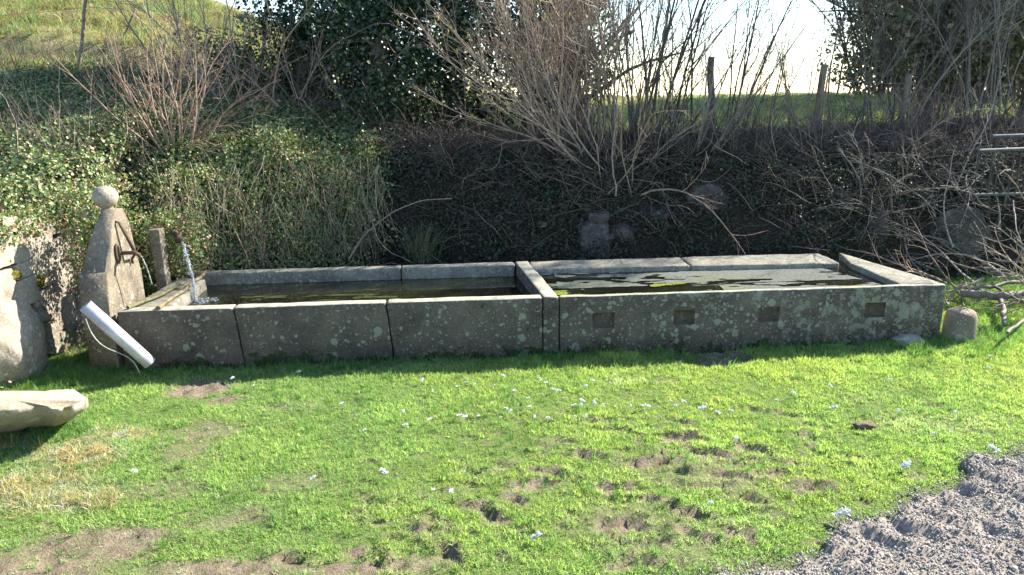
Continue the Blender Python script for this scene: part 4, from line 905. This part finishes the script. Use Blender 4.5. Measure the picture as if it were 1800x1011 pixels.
def rub_d(x, y): return ((x < -1.5)*(y > 9.3)*(y < 12)*np.clip(.1+1.6*fbm(x, y, 43., .8, 3), 0, 1)+(y > 8.4)*(y < 8.95)*(x < -2)*.5)*(np.abs(x/y) < .85)
x, y = pts(1500, (-10, -1.5, 8.3, 12), rub_d); z = G(x, y)
scatter('dry_bracken', np.stack([x, y, z], 1), np.stack([rs.normal(0, .3, len(x)), rs.normal(0, .3, len(x)), rs.rand(len(x))*6.28], 1), rs.uniform(.3, .7, (len(x), 1))*np.ones((1, 3)), rs.uniform(1, 2., (len(x), 1))*np.array([[1.2, 1, .75]]), tw_low, 'dry brown bracken scattered on the field edge', 'bracken')

# ------------------------------------------------------------------ bare shrubs and saplings
CT = {'tan': (.30, .225, .17), 'grey': (.23, .20, .17), 'red': (.33, .225, .165), 'dark': (.10, .085, .075), 'pale': (.25, .225, .19)}
def shrub(name, label, cat, base, specs, L, r, col, wander=.05, trop=.02, per1=5, per2=3, spread=.12, group=None, colvar=.25, catkin=0, tr1=(.25, .95), lr1=(.18, .42)):
    """specs: list of stem direction vectors; every stem with its side twigs is one part"""
    root = thing(name, label, cat, base, group); m = len(specs); b = np.array(base)+np.column_stack([rs.normal(0, spread, m), rs.normal(0, spread, m), np.full(m, -.04)])
    Ls = np.array([L*s[3] if len(s) > 3 else L for s in specs])*rs.uniform(.75, 1.15, m)
    for i, s in enumerate(specs):
        P0 = curves(b[i:i+1], np.array([s[:3]]), Ls[i:i+1], 14, wander, trop); mb = MB(); c = np.array(CT[col])*rs.uniform(1-colvar, 1+colvar); rr = r*rs.uniform(.65, 1.2)
        tubes(mb, P0, taper([rr], 14, .22), 5, col=c[None])
        P1, L1, pi, t1 = branchlets(P0, Ls[i:i+1], per1, tr1, lr1, .5, 8, .08, .03); r1 = rr*(.55-.35*t1)
        tubes(mb, P1, taper(r1, 8, .3), 3, col=np.repeat((c*1.08)[None], len(P1), 0))
        if per2:
            P2_, L2, p2, t2 = branchlets(P1, L1, per2, (.2, .95), (.25, .6), .55, 5, .10, .03); tubes(mb, P2_, taper(np.maximum(r1[p2]*.5, .0011), 5, .5), 3, col=np.repeat((c*1.15)[None], len(P2_), 0))
            for k in range(catkin):
                j = rs.randint(len(P2_)); e = P2_[j, -1]; tubes(mb, np.array([e, e+[.004, 0, -.02], e+[0, 0, -.045]]), np.array([.003, .0045, .002]), 4, col=np.array([.5, .42, .10]))
        mb.build('stem', M_bark, root, smooth=True)
    return root
def fan(n, x0, x1, yv=.25, zv=1., lmin=.7):
    return [(rs.uniform(x0, x1), rs.normal(0, yv), zv*rs.uniform(.8, 1.1), rs.uniform(lmin, 1.)) for _ in range(n)]
def gp(px, py): p = on_bank(px, py); return (float(p[0]), float(p[1]), float(p[2]))
def at(px, Y, dz=0):
    """a foot point on the terrain at depth Y under picture column px"""
    x = aty(px, 300, Y)[0]; return (float(x), float(Y), float(G(np.array([x]), np.array([Y]))[0])+dz)
shrub('bare_shrub', 'small bare shrub with reddish tan twigs on the ivy bank at the left', 'shrub', gp(312, 285), fan(26, -.75, .8, .3), 1.4, .0085, 'red', .07, .02, 6, 3, .05)
shrub('bare_shrub', 'grey leafless shrub right behind the reddish one at the top left', 'shrub', at(395, 7.4), fan(15, -.8, .7, .3), 1.9, .011, 'grey', .09, .02, 7, 4, .16)
shrub('bare_shrub', 'tangle of arching brown stems below the two fence posts near the evergreen', 'shrub', at(520, 7.5), fan(20, -.6, .7, .3), 1.5, .010, 'tan', .10, .0, 6, 3, .30)
shrub('bare_shrub', 'dim brown shoots beside the dark evergreen foot', 'shrub', at(600, 7.6), fan(12, -.3, .5, .3), 1.3, .009, 'dark', .09, .0, 5, 3, .3)
# hazel thicket: four stools of many stems
hz = 'stools of the bare hazel thicket above the trough'
shrub('hazel_bush', 'hazel stool whose long pale stems arch out to the left over the dark bank', 'hazel', gp(1040, 290), fan(16, -1.25, -.45, .2, 1., .8), 2.3, .0105, 'tan', .06, .03, 9, 5, .12, hz, catkin=3)
shrub('hazel_bush', 'dense upright hazel stool in the middle of the thicket', 'hazel', at(985, 7.0), fan(26, -.35, .3, .2), 2.9, .0105, 'tan', .05, .02, 9, 5, .24, hz, catkin=1)
shrub('hazel_bush', 'dense hazel stool right of the middle with grey stems', 'hazel', at(1060, 7.1), fan(20, -.35, .25, .2), 2.5, .0095, 'grey', .055, .02, 9, 5, .24, hz)
shrub('hazel_bush', 'low spreading hazel stool near the roots with branches hanging over the bank', 'hazel', gp(1080, 330), fan(14, -1.1, .9, .3, .55), 1.2, .008, 'tan', .10, -.02, 7, 4, .12, hz)
shrub('hazel_bush', 'hazel stool furthest back with reddish twigs against the evergreen', 'hazel', at(990, 7.7), fan(20, -.5, .3, .2), 2.4, .011, 'red', .05, .02, 8, 4, .4, hz)
# ash saplings against the sky
ash = 'leafless saplings standing against the sky'
for i, (px, py, Y, n, a, b, L, r, col, lb) in enumerate([
        (1150, 300, 6.9, 6, -.08, .38, 3.0, .016, 'dark', 'group of tall dark sapling stems leaning right against the bright sky'),
        (1185, 300, 7.2, 5, -.05, .55, 2.6, .012, 'dark', 'thinner sapling stems just left of the upright fence post'),
        (1275, 300, 7.1, 6, .0, .5, 2.7, .011, 'dark', 'sapling whose stems fan right between the two fence posts'),
        (1340, 300, 7.3, 5, -.15, .55, 1.7, .008, 'tan', 'short thin sapling left of the leaning fence post'),
        (1105, 300, 7.2, 9, -.5, .45, 2.5, .009, 'grey', 'thin grey sapling clump at the left end of the sky gap'),
        (1160, 300, 7.5, 9, -.4, .6, 2.3, .008, 'dark', 'thin dark sapling clump crossing the left half of the sky gap'),
        (1235, 300, 7.4, 8, -.4, .7, 2.0, .007, 'tan', 'fine pale sapling clump fanning out behind the upright fence post'),
        (1300, 300, 7.5, 8, -.5, .7, 1.9, .0065, 'dark', 'fine dark sapling clump in the middle of the sky gap'),
        (1400, 300, 7.4, 9, -.5, .6, 1.6, .007, 'tan', 'fine sapling clump beside the leaning fence post'),
        (1210, 330, 6.6, 8, -.7, .7, 1.2, .010, 'grey', 'low branching sapling with grey stems rooted high in the bank')]):
    shrub('sapling', lb, 'sapling', at(px, Y), fan(n, a, b, .12), L, r, col, .04, .02, 8, 3, .10, None)
for i, (px, Y, n, lb) in enumerate([(1105, 7.6, 16, 'brush of thin brown shoots between the hazel and the saplings'), (1230, 7.5, 20, 'thick brush of brown shoots round the upright fence post'), (1320, 7.6, 12, 'sparse brown shoots right of the upright fence post'),
        (1425, 7.3, 16, 'brown shoots round the foot of the leaning fence post'), (1500, 7.4, 18, 'reddish brown shoots right of the leaning fence post'), (1580, 7.3, 18, 'brown shoots round the grey post in the brush'), (1660, 7.2, 18, 'tall dense shoots left of the metal railing')]):
    shrub('brushwood', lb, 'brushwood', at(px, Y), fan(n, -.35, .4, .25), .72-.12*(i in (2, 3)), .0050, ['tan', 'dark', 'red'][i % 3], .07, .02, 6, 3, .26)
for i, (px, Y, n, L, lb) in enumerate([(1530, 8.3, 7, 2.4, 'slender bare tree left of the dark tree mass at the right'), (1600, 9., 9, 3.4, 'slender grey tree rising in front of the dark trees at the right'), (1660, 8.2, 10, 3.6, 'slender tree with upright stems above the railing'), (1745, 7.8, 12, 3.4, 'twiggy tree near the right edge'), (1850, 9.2, 10, 3.2, 'twiggy tree cut by the right edge of the view')]):
    shrub('bare_tree', lb, 'tree', at(px, Y), fan(n, -.28, .28, .15), L, .0105, ['grey', 'dark', 'dark'][i % 3], .06, .02, 11, 5, .22)
# long bramble arching over the trough back
bp = [atz(607, 462, .36)+[0, .12, 0], aty(640, 412, 5.65), aty(690, 372, 5.6), aty(740, 352, 5.6), aty(795, 349, 5.6)]
t = np.linspace(0, 1, 20); B_ = np.array(bp); Q = np.stack([np.interp(t, np.linspace(0, 1, 5), B_[:, i]) for i in range(3)], 1); Q = np.concatenate([Q[:1], (Q[:-2]+Q[1:-1]*2+Q[2:])/4, Q[-1:]]); mb = MB(); tubes(mb, Q, np.linspace(.006, .003, 20), 5, col=np.array([.30, .20, .16]))
for k in range(60):
    j = rs.randint(1, 19); p = Q[j]+(Q[j-1]-Q[j])*rs.rand(); d = rs.normal(0, 1, 3); tubes(mb, np.array([p, p+unit(d)*.012]), np.array([.002, .0005]), 3, col=np.array([.3, .2, .16]))
tag(mb.build('bramble_cane', M_bark, smooth=True), 'single thorny bramble cane arching up behind the left basin', 'bramble')
# rush tuft
def tuftplant(name, label, cat, c, n, h, wd, lean, cols):
    mb = MB(); s = np.array(c)+np.column_stack([rs.normal(0, .05, n), rs.normal(0, .04, n), np.zeros(n)]); d = np.column_stack([rs.normal(0, lean, n), rs.normal(0, lean, n), np.ones(n)])
    P = curves(s, d, h*rs.uniform(.5, 1.1, n), 6, .05, -.05); tubes(mb, P, taper(np.full(n, wd), 6, .25), 3, col=np.array(cols)[rs.randint(0, len(cols), n)]*rs.uniform(.7, 1.2, (n, 1))); return tag(mb.build(name, M_bark, smooth=True), label, cat)
c = atz(738, 466, .30); tuftplant('rush_tuft', 'tuft of dark green rushes standing just behind the left basin', 'rushes', c+[0, .12, 0], 170, .32, .0022, .35, [(.05, .08, .03), (.08, .11, .05), (.18, .17, .10)])

# ------------------------------------------------------------------ trees
def leafcloud(n, centres, radii, size, cols, shell=.6):
    k = rs.randint(0, len(centres), n); d = unit(rs.normal(0, 1, (n, 3))); r_ = rs.rand(n)**(1/3*(1-shell)+.02)
    P = centres[k]+d*radii[k]*r_[:, None]; return P, d
def evergreen(label, base, h, rad, nl, lobes, size, cols, name='ivy_clad_tree', top_bias=0., fill=1.0, z0=.0, seedc=None):
    root = thing(name, label, 'tree', base); b = np.array(base); mb = MB(); P = curves(b[None]-[[0, 0, .1]], np.array([[0.03, 0, 1.]]), np.array([h*.9]), 10, .05, .02); tubes(mb, P, taper([.14], 10, .2), 8, col=np.array([[.10, .08, .06]])); mb.build('trunk', M_bark, root, smooth=True)
    mb = MB(); P1, L1, _, _ = branchlets(P, np.array([h*.9]), 16, (.1, .95), (.25, .5), 1.0, 7, .12, .02); tubes(mb, P1, taper(np.full(len(P1), .03), 7, .2), 4, col=np.repeat([[.10, .08, .065]], len(P1), 0)); mb.build('limbs', M_bark, root, smooth=True)
    t = rs.rand(lobes); c = np.column_stack([rs.normal(0, rad*.5, lobes).clip(-rad, rad), rs.normal(0, rad*.4, lobes).clip(-rad, rad), z0+t*(h-z0)]); R3 = np.column_stack([rs.uniform(.18, .36, lobes)*rad*1.6]*3)*np.array([[1, 1, .8]])
    Lp, d = leafcloud(nl, c+b, R3, size, cols); mb = MB(); cc = np.array(cols)[rs.randint(0, len(cols), nl)]*rs.uniform(.6, 1.4, (nl, 1))
    leaves(mb, Lp, d+np.array([0, 0, .3]), size*rs.uniform(.6, 1.3, nl), cc, .8, spread=.7); mb.build('crown', M_foliage, root); return root
EV = [(.020, .045, .018), (.030, .060, .022), (.045, .080, .030), (.018, .035, .018)]
evergreen('dark ivy clad tree rising left of the hazel, its crown reaching above the frame', at(650, 8.6), 5.2, .9, 34000, 100, .055, EV)
evergreen('dark evergreen tree directly behind the hazel thicket', at(800, 9.0), 5.6, 1.0, 34000, 90, .055, EV)
evergreen('evergreen tree with a loose crown behind the right half of the hazel', at(935, 9.3), 5.0, .85, 17000, 80, .055, EV)
evergreen('paler ivy covered tree at the left edge of the bright sky gap', at(1010, 8.6), 3.2, .5, 11000, 70, .045, [(.06, .09, .03), (.09, .12, .04), (.12, .13, .06)])
evergreen('low dark bush mass at the foot of the evergreens', at(700, 7.5), 1.1, .8, 9000, 40, .04, EV, 'dark_bush', z0=-.2)
evergreen('low ivy covered bush below the tall fence posts at the upper left', at(470, 8.3), .62, .6, 6000, 30, .038, [(.05, .08, .03), (.08, .11, .04), (.12, .12, .05)], 'ivy_bush', z0=-.1)
evergreen('ivy smothered stump under the gap between the posts and the evergreen', at(545, 8.3), 1.1, .5, 5000, 30, .038, [(.04, .07, .03), (.07, .10, .04)], 'ivy_bush', z0=-.1)
RT = [(.12, .125, .06), (.17, .17, .08), (.22, .21, .11), (.09, .095, .05)]
for i, (px, Y, h, rad, n, lb) in enumerate([(1560, 19, 4.6, 1.6, 14000, 'small rounded tree at the left end of the dark tree line on the right'), (1640, 18, 7.2, 2.0, 21000, 'tall olive brown tree in the tree line on the right'), (1730, 17, 8.4, 2.0, 21000, 'tallest olive tree near the right edge of the view'),
        (1820, 15, 8.0, 2.1, 16000, 'ivy hung tree standing at the right edge'), (1690, 13., 3.6, 1.2, 8000, 'lower leafy tree in front of the tree line at the right'), (1790, 9.2, 4.4, 1.0, 13000, 'bushy tree above the railing at the far right'), (1615, 9.4, 4.3, .85, 10000, 'nearer ivy hung tree at the left end of the dark trees on the right'), (1880, 9.8, 4.6, 1.0, 8000, 'leafy tree cut by the right edge of the view')]):
    b = at(px, Y); evergreen(lb, b, h, rad, n, 80, .10 if Y > 12 else .06, RT, 'leafy_tree', z0=.5)
    P = curves(np.array(b)[None]+rs.normal(0, rad*.3, (26, 3))*[1, 1, 0], rs.normal(0, .28, (26, 3))+[0, 0, 1.], h*rs.uniform(.7, 1.1, 26), 12, .05, .01); mb = MB(); kb = .03 if Y > 12 else .012; tubes(mb, P, taper(np.full(26, kb), 12, .2), 4, col=np.repeat([[.14, .11, .09]], 26, 0))
    P1, L1, p1, _ = branchlets(P, np.full(26, h), 20, (.15, .98), (.12, .3), .6, 6, .1, .02); tubes(mb, P1, taper(np.full(len(P1), kb*.33), 6, .4), 3, col=np.repeat([[.17, .13, .11]], len(P1), 0))
    P2_, _, _, _ = branchlets(P1, L1, 5, (.2, .98), (.3, .6), .6, 4, .1, .02); tubes(mb, P2_, taper(np.full(len(P2_), kb*.17), 4, .5), 3, col=np.repeat([[.19, .15, .13]], len(P2_), 0))
    mb.build('branches', M_bark, bpy.data.objects[[o.name for o in bpy.data.objects if o.get('label') == lb][0]], smooth=True)

# ------------------------------------------------------------------ fences, railing
fence = thing('wire_fence', 'wire fence on weathered wooden posts along the top of the bank, by the sky gap', 'fence', at(1440, 7.9))
def post(px_t, py_t, px_b, Y, r, par, mat=M_wood, name='post'):
    t_ = aty(px_t, py_t, Y); b = aty(px_b, 300, Y); zb_ = float(G(np.array([b[0]]), np.array([Y]))[0])-.15; b = np.array([b[0]+(t_[0]-b[0])*0, Y, zb_]); n = 8; tt = np.linspace(0, 1, n)[:, None]; P = b*(1-tt)+t_*tt; P[:, :2] += rs.normal(0, .004, (n, 2)); mb = MB()
    tubes(mb, P, r*np.linspace(1.05, .95, n), 9, caps=True); return mb.build(name, mat, par, smooth=False), b, t_
a1 = post(1249, 100, 1250, 7.9, .036, fence); a2 = post(1450, 113, 1422, 7.7, .036, fence); a3 = post(1598, 130, 1572, 7.9, .030, fence)
def wire(pts_, r, par, sag=.03):
    mb = MB()
    for A, B in zip(pts_[:-1], pts_[1:]):
        t = np.linspace(0, 1, 10)[:, None]; P = A*(1-t)+B*t; P[:, 2] -= sag*4*(t*(1-t))[:, 0]; tubes(mb, P, np.full(10, r), 4)
    return mb.build('wire', M_wire, par, smooth=True)
ext = aty(1830, 190, 7.6)
for f_ in (.12, .42): wire([aty(1080, 175+f_*120, 8.2)]+[a[2]*(1-f_)+a[1]*f_ for a in (a1, a2, a3)]+[ext-[0, 0, f_*.5]], .0025, fence)
fence2 = thing('wire_fence', 'wire fence with thin posts at the upper left edge of the field', 'fence', at(155, 8.2))
b1 = post(155, -40, 156, 8.0, .016, fence2, M_wood); b2 = post(471, -30, 474, 9.6, .030, fence2); b0 = post(-120, -20, -120, 7.6, .016, fence2)
for f_ in (.25, .6): wire([b0[2]*(1-f_)+b0[1]*f_, b1[2]*(1-f_)+b1[1]*f_, b2[2]*(1-f_)+b2[1]*f_], .0022, fence2)
p = aty(543, 22, 9.4); q_ = post(541, 4, 549, 9.4, .055, None, M_wood, 'tree_stump')[0]; tag(q_, 'thick dark broken stump on the skyline beside the evergreen', 'stump')
q_ = post(239, 14, 236, 9.6, .012, None, M_wood, 'stake')[0]; tag(q_, 'thin leaning stake standing alone in the upper left field', 'stake')
rail = thing('metal_railing', 'grey galvanised railing with upright bars at the far right edge above the brush', 'railing', (4.4, 6.1, 0))
Yr = 6.1; A = aty(1722, 265, Yr); B = aty(1900, 258, Yr-.2); bar('top_rail', [A, B], .014, rail, M_galv, 8); A2 = aty(1745, 240, Yr+.25); B2 = aty(1900, 235, Yr-.0); bar('upper_rail', [A2, B2], .016, rail, M_galv, 8); A3 = A-[0, 0, .36]; B3 = B-[0, 0, .36]; bar('bottom_rail', [A3, B3], .012, rail, M_galv, 8)
for k in range(15):
    t = k/14; p = A*(1-t)+B*t; bar('baluster', [p-[0, 0, .012], p-[0, 0, .36]], .007, rail, M_galv, 6)
bar('rail_post', [A2+(B2-A2)*.05, np.array([*(A2+(B2-A2)*.05)[:2], -.1])], .018, rail, M_galv, 8); bar('rail_post', [B, np.array([B[0], B[1], -.1])], .018, rail, M_galv, 8)

# ------------------------------------------------------------------ brush pile and logs on the right
for i, (a, b, r_, lb) in enumerate([((1688, 516), (1775, 522), .030, 'thickest cut log at the left end of the brush pile'), ((1770, 520), (1850, 505), .026, 'log continuing right from the thick one, cut by the frame edge'), ((1762, 525), (1765, 570), .016, 'short broken branch standing down from the log pile at the right'), ((1700, 508), (1810, 492), .016, 'thin pole lying above the logs'), ((1745, 500), (1805, 538), .012, 'thin branch crossing the logs diagonally'), ((1768, 585), (1812, 555), .010, 'loose grey branch lying on the grass at the right edge')]):
    A = atz(a[0], a[1], .10); B = atz(b[0], b[1], .06 if i in (2, 5) else .12); n = 9; t = np.linspace(0, 1, n)[:, None]; P = A*(1-t)+B*t+rs.normal(0, .006, (n, 3)); mb = MB(); tubes(mb, P, r_*np.linspace(1, .85, n), 8, col=np.array([.17, .14, .12])*rs.uniform(.8, 1.2), caps=True)
    tag(mb.build('log' if i < 2 else 'fallen_branch', M_bark, smooth=False), lb, 'log' if i < 2 else 'branch')
def pile(name, label, base, n, L, r, col, d0, sp, droop=-.06, per=5, ztop=.4):
    root = thing(name, label, 'brush pile', base)
    for i in range(n):
        b = np.array(base)+rs.normal(0, 1, 3)*sp; b[2] = max(b[2], float(G(np.array([b[0]]), np.array([b[1]]))[0])+.02); d = np.array(d0)+rs.normal(0, .55, 3); P0 = curves(b[None], d[None], np.array([L*rs.uniform(.6, 1.2)]), 12, .09, droop)
        g = G(P0[0, :, 0], P0[0, :, 1]); P0[0, :, 2] = np.maximum(P0[0, :, 2], g+.02); mb = MB(); c = np.array(CT[col])*rs.uniform(.7, 1.25); tubes(mb, P0, taper([r*rs.uniform(.6, 1.2)], 12, .2), 5, col=c[None])
        P1, L1, _, t1 = branchlets(P0, np.array([L]), per, (.15, .95), (.2, .45), .55, 7, .1, droop*.5); tubes(mb, P1, taper(r*(.5-.3*t1), 7, .3), 3, col=np.repeat([c*1.1], len(P1), 0))
        P2_, _, _, _ = branchlets(P1, L1, 3, (.2, .95), (.3, .6), .6, 4, .1, 0); tubes(mb, P2_, taper(np.full(len(P2_), r*.14), 4, .6), 3, col=np.repeat([c*1.15], len(P2_), 0)); mb.build('branch', M_bark, root, smooth=True)
pile('brush_pile', 'heap of pale cut branches on the bank behind the right end of the trough', gp(1560, 400), 16, .7, .009, 'pale', (-.1, -.2, .5), [.22, .12, .14])
pile('brush_pile', 'heap of grey twiggy branches lying at the foot of the bank at the right', atz(1740, 500, .1), 24, .9, .010, 'tan', (-.5, -.1, .25), [.35, .18, .05])
pile('brush_pile', 'pile of pale cut branches around the large rock at the far right', gp(1740, 380), 22, .9, .009, 'pale', (-.4, -.4, .25), [.35, .15, .12])
pile('brush_pile', 'pile of dead brown branches further up the bank below the railing', gp(1620, 340), 12, .7, .008, 'grey', (-.2, -.2, .5), [.3, .15, .12])
# near twigs reaching in from the right edge
root = thing('bare_shrub', 'leafless twigs reaching in from the right edge in front of the brush pile', 'shrub', (float(atz(1860, 560, 0)[0]), float(atz(1860, 560, 0)[1]), 0))
for i, (e, c) in enumerate([((1780, 322), 'red'), ((1742, 385), 'pale'), ((1722, 460), 'pale'), ((1715, 440), 'tan'), ((1765, 500), 'pale'), ((1745, 540), 'tan'), ((1785, 420), 'pale'), ((1740, 575), 'tan')]):
    b = np.array(root.location)+rs.normal(0, .04, 3)*[1, 1, 0]; en = aty(e[0], e[1], b[1]+rs.normal(0, .15)-.1); t = np.linspace(0, 1, 12)[:, None]; P = b*(1-t)+en*t; P[:, 2] += .10*np.sin(t[:, 0]*PI); P += np.cumsum(rs.normal(0, .006, P.shape), 0); mb = MB()
    c = np.array(CT[c]); tubes(mb, P, np.linspace(.008, .0022, 12), 5, col=c); P1, L1, _, _ = branchlets(P[None], np.array([.8]), 7, (.3, .95), (.2, .4), .6, 7, .12, .02); tubes(mb, P1, taper(np.full(len(P1), .0028), 7, .4), 3, col=np.repeat([c], len(P1), 0)); mb.build('stem', M_bark, root, smooth=True)
# red tipped twig at the left edge
A = atx(-30, 400, -2.7); B = atx(6, 362, -2.55); mb = MB(); tubes(mb, np.array([A, (A+B)/2+[0, 0, .01], B]), np.array([.006, .005, .003]), 6, col=np.array([.45, .08, .08])); tag(mb.build('red_twig', M_bark, smooth=True), 'tip of a red twig poking in at the left edge in front of the wall', 'twig')

# ------------------------------------------------------------------ down feathers on the lawn
FE = [(814, 731, 1.5), (756, 737, .9), (713, 748, 1.1), (708, 723, .9), (676, 831, 1.2), (941, 943, 1.3), (1480, 908, 1.9), (1593, 817, 1.7), (1748, 791, 1.7), (1465, 717, 1.2), (1396, 692, 1), (1365, 703, .8),
      (1233, 717, 1.3), (1203, 706, 1.), (1262, 724, 1), (1188, 712, .7), (1294, 774, 1), (1741, 626, .9), (1738, 647, .8), (1460, 679, .9), (1564, 669, .8), (1580, 723, .8), (1678, 723, .8), (1735, 674, .7), (742, 669, 1), (885, 660, .8), (949, 666, 1), (961, 673, .8),
      (1027, 680, 1), (973, 685, .9), (983, 687, .7), (1023, 706, 1), (1045, 708, 1.1), (1022, 713, .9), (1009, 713, .8), (1010, 731, .8), (1029, 733, .9), (963, 735, .8), (931, 717, .9), (890, 719, .8), (897, 723, .7), (940, 735, .8), (820, 673, .8), (905, 688, .8),
      (803, 680, .7), (760, 688, .7), (835, 676, .6), (928, 700, .7), (866, 708, .6), (841, 731, .7), (1042, 668, .8), (1081, 658, .7), (1128, 715, .8), (1139, 713, .9), (600, 712, .8), (408, 664, .9), (525, 655, .8), (445, 680, .6), (793, 863, .9), (762, 859, .7), (550, 842, .8), (236, 829, .9), (870, 678, .5), (992, 700, .6), (1060, 712, .6), (1108, 715, .7), (1180, 705, .6), (1285, 722, .7), (880, 735, .5), (1640, 762, .7), (1670, 760, .7), (1248, 885, .7), (640, 757, .6), (270, 636, .5)]
def feather(px, py, s, i):
    c = atz(px, py, .03); c[2] = float(lawn(np.array([c[0]]), np.array([c[1]]))[0])+.030; d = c-EYEP; sc_ = s*.0155; r_ = np.random.RandomState(i+50); a = r_.rand()*2*PI; mb = MB(); n = 80
    sp_ = np.array([math.cos(a), math.sin(a)*.8, .35]); t = r_.rand(n); s0 = c+np.outer(t*2-1, sp_)*sc_*.8; dr = r_.normal(0, 1, (n, 3)); dr[:, 2] = np.abs(dr[:, 2])*.8; e = s0+unit(dr+sp_*.5)*sc_*r_.uniform(.35, .85, (n, 1)); w_ = unit(np.cross(e-s0, r_.normal(0, 1, (n, 3))))*sc_*.16
    V_ = np.stack([s0-w_, s0+w_, e+w_*.5, e-w_*.5], 1).reshape(-1, 3); mb.add(V_, None, np.arange(n*4).reshape(n, 4)); return mb.build('feather', M_feather)
big = {6: 'largest white feather, lying by the edge of the gravel', 0: 'brightest fluffy white feather in the middle of the lawn', 7: 'white feather on the lawn at the right, just above the gravel edge', 8: 'white feather near the right edge where lawn meets gravel', 4: 'lone white feather low on the left half of the lawn', 5: 'white feather nearest the bottom centre of the picture', 61: 'small pale feather far left among the straw'}
for i, (px, py, s) in enumerate(FE):
    f_ = feather(px, py, s, i); tag(f_, big.get(i, ['small white downy feather on the grass of the left third of the lawn', 'small white downy feather in the thick of the scatter below the middle of the trough', 'small white downy feather further right on the lawn, below the four pockets', 'small white downy feather at the far right of the lawn, past the trough end'][0 if px < 690 else 1 if px < 1100 else 2 if px < 1600 else 3]), 'feather', 'white feathers scattered on the lawn')
